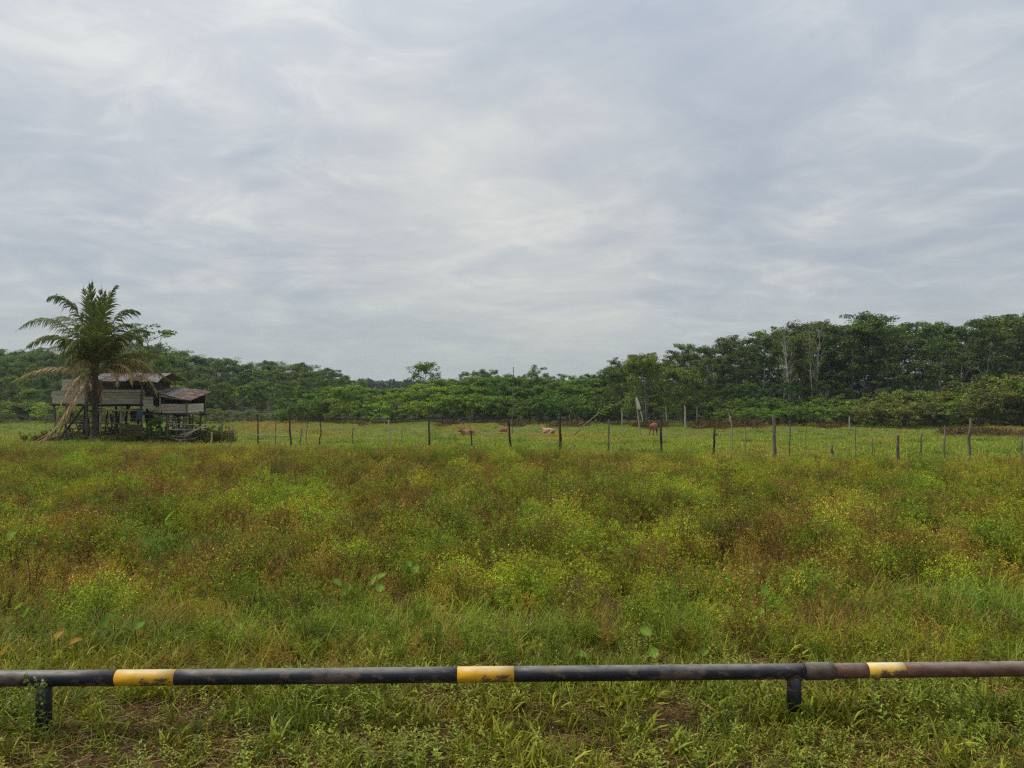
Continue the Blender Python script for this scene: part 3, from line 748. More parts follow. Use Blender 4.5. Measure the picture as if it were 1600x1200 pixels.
def make_tree(seed, H, trunk_to, crown_r, clumps, per, leaf, c0, c1, flat=0.55, bark=None, tr=0.16, nl=8, base=0.3, rise=0.7, stems=1, clr=(0.7, 1.25)):
    """returns trunk mesh and crown mesh; H total height; branches start at base*H"""
    r = np.random.RandomState(seed); tb = MB(); cb = MB()
    ends = []
    for s_ in range(stems):
        az = r.uniform(0, 6.28)
        off = Vector((math.cos(az), math.sin(az), 0)) * (0.0 if stems == 1 else 0.3)
        n = 7; pts = []; p = Vector(off) - Vector((0, 0, .4)); lean = Vector((r.normal(0, .05), r.normal(0, .05), 0)) + off * (.25 if stems > 1 else 0)
        for k in range(n + 1):
            t = k / n
            pts.append(Vector(off) + Vector((lean.x * H * t + r.normal(0, .06) * t, lean.y * H * t + r.normal(0, .06) * t, H * trunk_to * t - (.4 if k == 0 else 0))))
        tb.tube(pts, [tr * (1 - .75 * k / n) * (1.25 if k == 0 else 1) for k in range(n + 1)], 7, (1, 1, 1), False)
        for k in range(nl):
            t = base + (1 - base) * (k + r.uniform(0, .8)) / nl
            t = min(t / trunk_to, 1) if t < trunk_to else 1.0
            i = min(int(t * n), n - 1); q = pts[i].lerp(pts[i + 1], t * n - i)
            az = k * 2.4 + r.uniform(-.6, .6); el = r.uniform(.25, 1.0) * rise
            ln = crown_r * r.uniform(.65, 1.05) * (1.0 if t < .85 else .75)
            d = Vector((math.cos(az) * math.cos(el), math.sin(az) * math.cos(el), math.sin(el)))
            lp = limb_path(q, d, ln, r, 5, .3)
            tb.tube(lp, [tr * .42 * (1 - t * .3) * (1 - .75 * j / 5) for j in range(6)], 5, (1, 1, 1), False)
            ends += [lp[3], lp[5]]
            for j in (2, 3, 4):
                a2 = az + r.choice((-1, 1)) * r.uniform(.5, 1.2)
                d2 = Vector((math.cos(a2), math.sin(a2), r.uniform(.1, .8)))
                sp = limb_path(lp[j], d2, ln * r.uniform(.3, .5), r, 3, .3)
                tb.tube(sp, [tr * .16, tr * .12, tr * .08, tr * .04], 4, (1, 1, 1), False)
                ends.append(sp[3])
        ends.append(pts[-1] + Vector((0, 0, H * (1 - trunk_to) * .7)))
    E = np.array([tuple(e) for e in ends])
    for k in range(clumps):
        c = E[r.randint(len(E))] + r.normal(0, .38, 3) * np.array([1, 1, .5])
        rad = r.uniform(*clr); m = int(per * r.uniform(.6, 1.3))
        u = unit(r.normal(size=(m, 3))); rr = rad * r.uniform(.25, 1.0, (m, 1)) ** .5
        P = c + u * rr * np.array([1, 1, flat])
        tintc = r.uniform(.6, 1.4)
        Nn = unit(u * .6 + r.normal(size=(m, 3)) * .55 + np.array([0, 0, .9]))
        A = unit(np.cross(Nn, r.normal(size=(m, 3)))); B = np.cross(Nn, A)
        s = leaf * r.uniform(.6, 1.35, m)
        cb.leaves(P, A, B, Nn, s, s * .55, varcol(r, m, c0, c1, .4) * tintc)
    return tb.mesh('trunk', bark or M_BARK, True), cb.mesh('crown', M_LEAF)

DK0, DK1 = (0.032, 0.058, 0.018), (0.060, 0.090, 0.028)
MG0, MG1 = (0.040, 0.075, 0.018), (0.075, 0.115, 0.026)
BG0, BG1 = (0.052, 0.100, 0.018), (0.095, 0.145, 0.028)
OL0, OL1 = (0.055, 0.080, 0.020), (0.100, 0.110, 0.032)
PROTO = {
 'tall': [make_tree(200 + k, 14, .88, 3.5, 120, 48, .30, DK0, DK1, .5, M_BARK if k % 2 else M_PALEBARK, .14, 13, .30, .9, clr=(.45, .95)) for k in range(5)],
 'fuzzy': [make_tree(210 + k, 11, .9, 3.2, 150, 46, .27, MG0, MG1, .75, M_BARK, .13, 13, .14, 1.0, clr=(.4, .9)) for k in range(5)],
 'leafy': [make_tree(220 + k, 7, .85, 2.8, 120, 50, .25, BG0, BG1, .6, M_BARK, .10, 12, .08, .8, clr=(.35, .75)) for k in range(4)],
 'bush': [make_tree(230 + k, 3.6, .75, 2.1, 80, 46, .21, BG0, BG1, .6, M_BARK, .05, 9, .05, .7, stems=2, clr=(.3, .6)) for k in range(3)],
 'olive': [make_tree(240 + k, 3.4, .75, 2.2, 80, 46, .21, OL0, OL1, .6, M_BARK, .05, 9, .05, .7, stems=2, clr=(.3, .6)) for k in range(3)],
 'big': [make_tree(250 + k, 10, .82, 4.4, 260, 48, .27, (0.045, .075, .02), (.085, .115, .03), .65, M_BARK, .18, 17, .06, .8, stems=2, clr=(.45, .9)) for k in range(2)],
 'lone': [make_tree(267, 9, .85, 2.6, 110, 32, .26, DK0, MG1, .6, M_PALEBARK, .15, 15, .46, 1.0, clr=(.35, .65))],
 'pale': [make_tree(262, 15, .96, 3.2, 70, 26, .26, DK0, OL1, .5, M_PALEBARK, .15, 15, .40, 1.25, stems=2, clr=(.4, .8))],
 'airy': [make_tree(265, 11, .88, 3.3, 70, 40, .26, MG0, MG1, .4, M_BARK, .14, 11, .42, .8, clr=(.4, .85))],
}
PH = {'tall': 15.0, 'fuzzy': 12.0, 'leafy': 7.8, 'bush': 4.2, 'olive': 4.0, 'big': 11.0, 'lone': 10.6, 'pale': 17.0, 'airy': 11.4}
def measure():
    for k, v in PROTO.items():
        hs = []
        for tm, cm in v:
            a = np.empty(len(cm.vertices) * 3); cm.vertices.foreach_get('co', a); hs.append(np.percentile(a[2::3], 99.5))
        PH[k] = hs
measure()
tr_rng = np.random.RandomState(9)
def plant(kind, px, d, top, name, label, cat, group=None, wide=1.0, k=None, color=(1, 1, 1), rz=None):
    x = (px - 800) / F * d; g = gz(x, d)
    k = tr_rng.randint(len(PROTO[kind])) if k is None else k
    want = CAMZ - (top - HOR) / F * d - g
    s = want / PH[kind][k]
    tm, cm = PROTO[kind][k]
    t = thing(name, label, cat, (x, d, g), group, tr_rng.uniform(0, 6.28) if rz is None else rz)
    w = s * wide
    t.scale = (w, w, s)
    part('trunk', tm, t); c = part('crown', cm, t)
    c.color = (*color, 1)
    return t

TREES = []
SPOTS = [(45, 'left of the palm'), (190, 'behind the palm and hut'), (300, 'above the lean-to of the hut'), (390, 'just right of the hut'), (470, 'above the pole gate'), (560, 'left of the horizon gap'), (640, 'below the horizon gap'), (690, 'beneath the lone tree'),
         (790, 'left of the tall bare pole'), (860, 'right of the tall bare pole'), (940, 'left of the bushy trees'), (1060, 'behind the big bushy tree'), (1140, 'above the forked post'), (1205, 'left of the thick grey post'), (1300, 'by the pale trunked pair'), (1400, 'below the tallest light top'), (1520, 'by the sky gaps'), (9999, 'at the right edge')]
ORD = ['first', 'second', 'third', 'fourth', 'fifth', 'sixth', 'seventh', 'eighth', 'ninth', 'tenth', 'eleventh', 'twelfth']
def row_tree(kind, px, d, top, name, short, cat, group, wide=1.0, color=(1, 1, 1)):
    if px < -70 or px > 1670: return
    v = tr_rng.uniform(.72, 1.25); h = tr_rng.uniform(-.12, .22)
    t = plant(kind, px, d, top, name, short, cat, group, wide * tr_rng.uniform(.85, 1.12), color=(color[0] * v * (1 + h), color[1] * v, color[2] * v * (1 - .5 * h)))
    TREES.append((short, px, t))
def name_trees():
    g = {}
    for short, px, t in TREES:
        spot = next(w for lim, w in SPOTS if px < lim)
        g.setdefault((short, spot), []).append((px, t))
    for (short, spot), l in g.items():
        l.sort(key=lambda q: q[0])
        for i, (px, t) in enumerate(l):
            t['label'] = '%s %s%s' % (short, spot, '' if len(l) == 1 else ', %s from left' % ORD[min(i, 11)])
SKX = [-150, 0, 50, 100, 200, 250, 300, 350, 400, 450, 485, 520, 548, 566]
SKY_ = [548, 546, 543, 548, 540, 541, 552, 562, 568, 567, 570, 580, 584, 592]
def forest():
    # left wooded hill
    rows = ((185, 0, 17, 'skyline tree of the left wooded slope'), (176, 5, 19, 'tree high on the left wooded slope'), (160, 14, 21, 'tree midway up the left wooded slope'), (146, 25, 23, 'tree low on the left wooded slope'), (131, 42, 25, 'bottom tree of the left wooded slope'))
    for (d, drop, step, nm) in rows:
        px = -70 + tr_rng.uniform(0, 10)
        while px < 566 - (0 if d > 150 else 10):
            top = np.interp(px, SKX, SKY_) + drop * (1 - .55 * sstep(400, 560, px)) + tr_rng.uniform(-4, 6)
            row_tree('fuzzy', px, d + tr_rng.uniform(-7, 7), min(top, 610), 'forest_tree', nm, 'tree', 'trees of the wooded slope behind the hut', 1.0 + .55 * sstep(140, 185, d))
            px += step * tr_rng.uniform(.75, 1.2)
    px = -60
    while px < 560:
        top = np.interp(px, [0, 120, 300, 400, 560], [610, 612, 596, 600, 612]) + tr_rng.uniform(-5, 6)
        row_tree('leafy' if tr_rng.rand() < .5 else 'fuzzy', px, 119 + tr_rng.uniform(-4, 4), top, 'forest_tree', 'dark tree at the left wood edge', 'tree', 'trees along the foot of the left wood', 1.15, color=(.8, .85, .85))
        px += tr_rng.uniform(20, 34)
    px = -60
    while px < 520:
        row_tree('olive' if tr_rng.rand() < .6 else 'bush', px, 108 + tr_rng.uniform(-4, 3), np.interp(px, [0, 120, 300, 500], [628, 632, 640, 645]) + tr_rng.uniform(-4, 4), 'bush', 'low olive bush on the pasture edge', 'bush', 'low bushes along the left pasture edge', 1.25, color=(1.1, 1.1, 1))
        px += tr_rng.uniform(16, 26)
    # middle thicket
    MX = [440, 480, 520, 560, 600, 640, 680, 700, 760, 800, 860, 900, 950]
    MT = [612, 606, 600, 601, 606, 604, 597, 592, 590, 592, 594, 596, 596]
    for (d, dr, step, nm) in ((122, -1, 20, 'leafy thicket tree in the back row'), (114, 10, 20, 'leafy thicket tree in the middle row'), (107, 24, 20, 'bright green bush at the thicket front')):
        px = 440 if dr > 5 else 480
        while px < 950:
            row_tree('leafy' if dr < 20 else 'bush', px, d + tr_rng.uniform(-3, 3), np.interp(px, MX, MT) + dr + tr_rng.uniform(-5, 5), 'thicket_tree' if dr < 20 else 'bush', nm, 'tree' if dr < 20 else 'bush',
                     'leafy trees of the middle thicket' if dr < 20 else 'bushes at the front of the middle thicket', 1.15, color=(1.2, 1.15, .95) if 480 < px < 760 else (.8, .88, .85))
            px += step * tr_rng.uniform(.8, 1.2)
    # wood behind the middle
    for (d, dr, nm) in ((158, 0, 'rounded tree on the skyline rise'), (142, 7, 'rounded tree below the skyline rise')):
        px = 672
        while px < 960:
            top = np.interp(px, [672, 690, 720, 760, 800, 860, 900, 940, 960], [598, 590, 583, 577, 581, 582, 589, 582, 570]) + dr + tr_rng.uniform(-2, 5)
            row_tree('fuzzy', px, d + tr_rng.uniform(-5, 5), top, 'forest_tree', nm, 'tree', 'trees on the rise behind the middle thicket', 1.1, color=(.9, .95, .9))
            px += tr_rng.uniform(15, 22)
    # tall right wood
    RX = [925, 950, 1000, 1020, 1050, 1100, 1150, 1200, 1240, 1320, 1350, 1400, 1450, 1500, 1530, 1560, 1600, 1750]
    RT = [582, 566, 556, 548, 546, 538, 528, 516, 506, 497, 494, 502, 504, 509, 502, 492, 488, 485]
    for (d, dr, step, nm) in ((138, 0, 24, 'tall skyline rubber tree'), (124, 6, 26, 'tall rubber tree just under the skyline'), (113, 18, 29, 'tall rubber tree in the front row')):
        px = (925 if dr < 10 else 1010)
        while px < 1700:
            if not (dr and (1418 < px < 1446 or 1538 < px < 1556)):
                row_tree('tall', px, d + tr_rng.uniform(-5, 5), np.interp(px, RX, RT) + dr + tr_rng.uniform(-6, 9), 'rubber_tree', nm, 'tree', 'tall trees of the right plantation', 1.05, color=(.85, .88, .85) if px > 1100 else (.95, .95, .9))
            px += step * tr_rng.uniform(.75, 1.25)
    # lower shade trees that close the wood at the right
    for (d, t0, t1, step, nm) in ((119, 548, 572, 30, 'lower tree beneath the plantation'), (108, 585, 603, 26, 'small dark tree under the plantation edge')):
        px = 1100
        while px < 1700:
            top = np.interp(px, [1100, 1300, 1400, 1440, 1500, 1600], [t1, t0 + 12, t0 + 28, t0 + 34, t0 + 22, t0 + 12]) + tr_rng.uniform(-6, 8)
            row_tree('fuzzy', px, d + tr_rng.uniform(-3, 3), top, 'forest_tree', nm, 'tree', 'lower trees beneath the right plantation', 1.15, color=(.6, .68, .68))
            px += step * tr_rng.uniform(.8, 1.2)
    px = 1120
    while px < 1700:
        for (d, dr, nm) in ((103, 0, 'rounded bush in the rear hedge row'), (96, 16, 'rounded bush in the front hedge row')):
            top = np.interp(px, [1120, 1180, 1260, 1350, 1400, 1500, 1560, 1620, 1700], [626, 624, 622, 622, 612, 612, 594, 586, 580]) + dr + tr_rng.uniform(-6, 6)
            row_tree('bush' if (px < 1330 or tr_rng.rand() < .3) else 'olive', px + tr_rng.uniform(-6, 6), d + tr_rng.uniform(-2, 2), top, 'bush', nm, 'bush', 'bushes in the front hedge below the right plantation', 1.3, color=(.95, .95, 1))
        px += tr_rng.uniform(17, 25)
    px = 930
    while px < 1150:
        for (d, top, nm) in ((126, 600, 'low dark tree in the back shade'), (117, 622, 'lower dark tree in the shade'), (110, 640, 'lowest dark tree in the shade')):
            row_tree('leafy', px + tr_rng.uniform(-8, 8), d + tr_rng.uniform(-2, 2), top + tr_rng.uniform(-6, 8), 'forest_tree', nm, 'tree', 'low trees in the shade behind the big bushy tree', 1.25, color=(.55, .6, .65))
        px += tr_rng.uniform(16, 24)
    # trees one can single out
    plant('airy', 236, 100, 506, 'tree', 'airy layered tree rising above the wood just right of the palm crown', 'tree', k=0)
    plant('lone', 657, 128, 566, 'tree', 'lone pale trunked tree standing above the thicket left of centre', 'tree', k=0, wide=1.15)
    plant('airy', 840, 130, 570, 'tree', 'light green airy tree top rising above the middle thicket', 'tree', k=0, wide=.8, color=(1.3, 1.25, 1))
    plant('big', 1010, 98, 556, 'tree', 'big bushy olive green tree in front of the right plantation by the brown cow', 'tree', k=0, wide=.95, color=(1.05, 1, 1))
    plant('big', 1070, 101, 574, 'tree', 'smaller bushy tree close to the right of the big bushy tree', 'tree', k=0, wide=1.0, color=(1.0, .95, 1), rz=2.0)
    plant('big', 968, 104, 575, 'tree', 'bushy green tree close to the left of the big bushy tree', 'tree', k=0, wide=.8, color=(.9, .95, 1), rz=4.0)
    plant('pale', 1238, 106, 512, 'tree', 'tall tree with pale forked trunk, left one of the pale pair at the right wood', 'tree', k=0, wide=.75, rz=.3)
    plant('pale', 1270, 108, 503, 'tree', 'tall tree with pale straight trunks, right one of the pale pair at the right wood', 'tree', k=0, wide=.7, rz=2.1)
    plant('tall', 1345, 112, 491, 'tree', 'tallest lighter green tree top in the middle of the right plantation', 'tree', k=2, wide=1.1, color=(1.5, 1.45, 1))
    plant('big', 1640, 92, 588, 'bush', 'large yellow green bush at the right edge of the field', 'bush', k=0, wide=1.1, color=(1.25, 1.2, 1))
    plant('olive', 300, 55, 640, 'bush', 'small light green bush behind the lean-to of the hut', 'bush', k=0, wide=.9, color=(1.4, 1.4, 1))
    plant('bush', 238, 44.5, 650, 'bush', 'dark green bush growing in front of the hut right of centre', 'bush', k=0, wide=.75, color=(.42, .55, .6))
forest(); name_trees()

def distant():
    """far low wood showing as a blue line in the gap left of the lone tree"""
    r = np.random.RandomState(300); pr = []
    for k in range(3):
        mb = MB(); m = 260
        u = unit(r.normal(size=(m, 3))); u[:, 2] = np.abs(u[:, 2])
        P = u * r.uniform(.6, 1, (m, 1)) * np.array([5, 5, 6.5]) + np.array([0, 0, 2.2])
        rleaves(mb, r, P, 2.0, .7, varcol(r, m, (.035, .06, .02), (.06, .09, .028)), .5)
        pr.append(mb.mesh('far_canopy', M_FARLEAF))
    n = 5200
    y = r.uniform(380, 960, n); x = r.uniform(-1, 1, n) * (y * .72 + 30)
    P = np.stack([x, y, ground(x, y) - .5], 1)
    sc = r.uniform(.7, 1.25, n)
    scatter('distant_forest', 'blue hazy forest line on the horizon left of the lone tree', 'forest', P, np.stack([np.zeros(n), np.zeros(n), r.uniform(0, 6, n)], 1), sc, r.randint(0, 3, n), np.ones((n, 3)), pr)
distant()

def ground_rubble():
    """brown cut brush along the foot of the wood"""
    r = np.random.RandomState(310); pr = []
    for q in range(2):
        mb = MB()
        for k in range(60):
            a = r.uniform(0, 6.28); p = Vector((r.normal(0, .6), r.normal(0, .4), r.uniform(0, .25))); d = Vector((math.cos(a), math.sin(a), r.uniform(-.1, .9)))
            mb.tube([p, p + d * r.uniform(.3, .9)], r.uniform(.01, .03), 3, tuple(np.array((.075, .048, .037)) * r.uniform(.4, 1.3)), False)
        P = r.normal(0, 1, (120, 3)) * np.array([.6, .4, .12]) + np.array([0, 0, .15])
        rleaves(mb, r, P, .22, .5, varcol(r, 120, (.09, .06, .042), (.07, .065, .03), .3), .5)
        pr.append(mb.mesh('brush', M_GRASS))
    px = np.concatenate([r.uniform(940, 1320, 330), r.uniform(1480, 1640, 120), r.uniform(680, 940, 90), r.uniform(560, 680, 30)])
    px = px[(vnoise(px, px * 0, .035, 5) + .25 * (px > 1060) * (px < 1200) + .25 * (px > 1500)) > .48]; n = len(px)
    d = np.interp(px, [560, 900, 1100, 1320, 1480, 1640], [102, 98, 94, 92, 80, 74]) + r.normal(0, 2.0, n)
    x = (px - 800) / F * d
    lay('cut_brush', 'reddish brown heaps of cut brush along the back edge of the pasture', 'brush', x, d, r.uniform(.5, 1.2, n), r.randint(0, 2, n), np.ones((n, 3)), pr, .1)
ground_rubble()

# ------------------------------------------------------------------ fences and posts
def post_mesh(h, r0, lean=(0, 0), seed=0, mat=None, crook=0.02, fork=False):
    r = np.random.RandomState(seed); mb = MB(); n = 5
    pts = [Vector((lean[0] * t + r.normal(0, crook) * (0 < k), lean[1] * t + r.normal(0, crook) * (0 < k), -.25 + (h + .25) * t)) for k, t in enumerate(np.linspace(0, 1, n + 1))]
    mb.tube(pts, [r0 * (1.1 - .3 * k / n) * r.uniform(.88, 1.1) for k in range(n + 1)], 8, (1, 1, 1))
    if fork:
        q = pts[-2]; mb.tube([q, q + Vector((.07, 0, .06)), q + Vector((.16, 0, .05))], [r0 * .7, r0 * .6, r0 * .4], 6)
    return mb.mesh('post', mat or M_OLDPOST, False)

def fence_d(px): return 1.0 / (1 / 40.0 + (px - 453) / 1062.0 * (1 / 28.0 - 1 / 40.0))
# px of foot, top y, foot y, radius, px lean of the top, tone
POSTS = [(345, 660, 686, .040, 3, 'o'), (358, 665, 688, .05, 0, 'o'), (362, 665, 688, .045, 2, 'o'), (404, 648, 689, .055, -1, 'd'), (431, 655, 690, .03, 0, 'o'), (454, 645, 692, .065, -1, 'd'),
         (470, 669, 690, .045, 0, 'o'), (478, 655, 690, .028, 2, 'o'), (500.5, 656, 692, .045, 0, 'd'), (551.5, 667, 693, .04, 0, 'o'), (609, 656, 698, .05, -2, 'p'), (628, 672, 695, .025, 0, 'o'), (670.5, 656, 697, .065, 0, 'd'),
         (736.5, 672, 702, .045, -1, 'd'), (800, 657, 700, .06, -5, 'd'), (875.5, 642, 704, .075, 0, 'd'), (951, 655, 704, .055, 1, 'o'), (1033, 655, 705, .07, -1, 'd'), (1114, 671, 711, .065, 2, 'd'),
         (1145, 650, 712, .035, -3, 'p'), (1166, 666, 708, .02, -2, 'o'), (1209, 650, 715, .085, 0, 'o'), (1232, 657, 712, .035, 2, 'o'), (1256, 668, 715, .02, 5, 'o'), (1300, 695, 716, .085, 0, 'o'), (1337, 665, 716, .028, 1, 'o'),
         (1362, 684, 712, .025, 1, 'o'), (1402.5, 680, 722, .075, 0, 'o'), (1438, 677, 720, .04, 1, 'o'), (1473, 665, 720, .04, 3, 'o'), (1515, 653, 718, .065, 0, 'o'), (1597, 680, 720, .04, 0, 'o')]
def pasture_fence():
    d0 = fence_d(900); root = thing('post_fence', 'long wire fence on crooked wooden posts crossing between weedy field and pasture', 'fence', (0, d0, gz(0, d0)))
    tops = []
    for i, (px, ty, by, r0, ln, c) in enumerate(POSTS):
        d = fence_d(px); b = PX(px, by, d); s = d / F
        g = gz(b.x, d); zt = CAMZ - (ty - HOR) * s
        me = post_mesh(zt - g, r0 * .8, (ln * s, 0), i, {'o': M_OLDPOST, 'd': M_DARKPOST, 'p': M_PALEWOOD}[c], fork=(px == 1114))
        lab = {1114: 'short dark forked post', 1300: 'short thick stub of a post', 609: 'thin pale crooked post', 875.5: 'tallest dark post', 1209: 'thick grey post'}.get(px)
        part('post', me, root, Vector((b.x, d, g)) - root.location, lab)
        if r0 > .035 and zt - g > .8: tops.append((px, b.x, d, g, zt - g))
    for hh in (.35, .72, 1.08):
        mb = MB()
        for a, b in zip(tops[:-1], tops[1:]):
            pa = Vector((a[1], a[2] - .05, a[3] + min(hh, a[4] - .05))); pb = Vector((b[1], b[2] - .05, b[3] + min(hh, b[4] - .05)))
            pts = [pa.lerp(pb, t) - Vector((0, 0, .07 * 4 * t * (1 - t))) - root.location for t in (0, .25, .5, .75, 1)]
            mb.tube(pts, .003, 4, (1, 1, 1), False)
        part('wire', mb.mesh('wire', M_WIRE), root)
    # old continuation of the fence to the left of the hut side
    g = thing('pole_gate', 'low gate of two pale bamboo poles between dark fence posts right of the hut', 'gate', (0, 0, 0))
    d = fence_d(430) - .25; g.location = (PX(430, 690, d).x, d, gz(PX(430, 690, d).x, d))
    for (x0, y0, x1, y1) in ((392, 680, 455, 681.5), (404, 688.5, 451, 688)):
        a = PX(x0, y0, d); b = PX(x1, y1, d); m = a.lerp(b, .5) + Vector((0, 0, .03 if y0 < 685 else -.06))
        mb = MB(); mb.tube(seg_local(g, [a, m, b]), .026, 6); part('rail', mb.mesh('rail', M_PALEWOOD), g)
    mb = MB(); mb.tube(seg_local(g, [PX(392, 680, d), PX(393, 688, d)]), .02, 6); part('upright', mb.mesh('upright', M_PALEWOOD), g)
pasture_fence()

def lone_post(px, ty, by, d, r0, ln, mat, name, label, cat, group=None, crook=.02):
    s = d / F; x = (px - 800) * s; g = gz(x, d); zt = CAMZ - (ty - HOR) * s
    o = part(name, post_mesh(zt - g, r0, (ln * s, 0), int(px), mat, crook), None, (x, d, g))
    return tagit(o, label, cat, group)
BACK = [(972, 642, 98, .13, 0, 'pale stout post by the foot of the big bushy tree, left of the sack post'), (1071, 634, 92, .12, -1, 'tall pale post right of the brown standing cow'), (817, 650, 96, .08, -3, 'leaning grey post at the back of the pasture above the tan cow'),
        (891, 648, 96, .09, -1, 'grey post in the brush right of the tan lying cow'), (1089, 635, 98, .09, 0, 'thin post or bare stem right of the tall pale post'), (1327, 651, 86, .11, 0, 'pale short post at the foot of the right hedge'),
        (734, 650, 94, .05, 0, 'thin stake at the back of the pasture above the brown lying cow'), (1141, 645, 94, .07, -2, 'leaning pale post in front of the hedge near the tall pale post'), (1015, 650, 97, .07, 0, 'dark stake just left behind the brown standing cow')]
for (px, ty, d, r0, ln, lab) in BACK:
    lone_post(px, ty, 665, d, r0 * .8, ln, M_PALEWOOD if 'pale' in lab else M_OLDPOST, 'wooden_post', lab, 'post')
lone_post(801, 573, 668, 84, .048, 0, M_OLDPOST, 'bare_pole', 'very tall thin bare pole standing in the middle of the pasture', 'pole', None, .08)
lone_post(1125, 684, 690, 60, .13, 1, M_DARKPOST, 'tree_stump', 'small dark upright stump in the pasture behind the forked post', 'stump')

def sack_post():
    d = 74.0; s = d / F
    b = PX(1001, 681, d); t = PX(993, 622, d)
    g = gz(b.x, d)
    o = thing('leaning_post', 'leaning pale post left of the standing brown cow with twine at its top', 'post', (b.x, d, g))
    mb = MB(); pts = [Vector((b.x, d, g - .3)), Vector(b).lerp(t, .3), Vector(b).lerp(t, .65), t]
    mb.tube(seg_local(o, pts), [.085, .07, .055, .04], 8); part('post', mb.mesh('post', M_PALEWOOD), o)
    # sack
    r = np.random.RandomState(3); mb = MB(); n = 10; k = 12; vs = []; 
    for i in range(n + 1):
        tt = i / n; c = PX(994.5 + 4.5 * tt, 621 + 19 * tt, d - .2); w = (.04 + .13 * tt ** .7) * (1 if i < n else .6)
        for j in range(k):
            a = 6.283 * j / k; q = w * (1 + .25 * math.sin(3 * a + 4 * tt)); vs.append((c.x + math.cos(a) * q, c.y + math.sin(a) * q * .6, c.z + r.normal(0, .02)))
    fs = [(i * k + j, i * k + (j + 1) % k, (i + 1) * k + (j + 1) % k, (i + 1) * k + j) for i in range(n) for j in range(k)]
    mb.add(vs, fs); me = mb.mesh('hanging_sack', M_SACK, True)
    tagit(part('hanging_sack', me), 'pale sack hanging from the top of the leaning post', 'sack')
    mb = MB(); c = [PX(1001, 643, d - .25), PX(1003, 650, d - .25), PX(1004, 659, d - .2)]
    mb.tube(c, [.06, .045, .02], 6); tagit(part('cloth_strip', mb.mesh('cloth_strip', M_SACK)), 'ragged pale cloth strip dangling below the sack on the leaning post', 'cloth')
    # bent bamboo
    d = 66.0
    P = [PX(893, 678, d), PX(915, 662, d), PX(938, 644, d + 1), PX(965, 630, d + 2), PX(985, 622, d + 4), PX(998, 620, d + 6)]
    g = gz(P[0].x, d)
    o = thing('bamboo_pole', 'long bent bamboo pole leaning from the pasture up to the sack post', 'pole', (P[0].x, d, g))
    P[0].z = g - .1
    mb = MB(); mb.tube(seg_local(o, P), [.06, .05, .04, .03, .02, .01], 7); part('culm', mb.mesh('culm', M_BAMBOO, True), o)
    mb = MB(); r = np.random.RandomState(8); q = []
    for i in range(130):
        t = r.uniform(.3, .8) * 5; a = int(t); q.append(tuple(P[a].lerp(P[min(a + 1, 5)], t - a) + Vector(r.normal(0, .2, 3)) - o.location))
    rleaves(mb, r, np.array(q), .3, .25, varcol(r, len(q), BG0, BG1), .1); part('foliage', mb.mesh('foliage', M_LEAF), o)
sack_post()

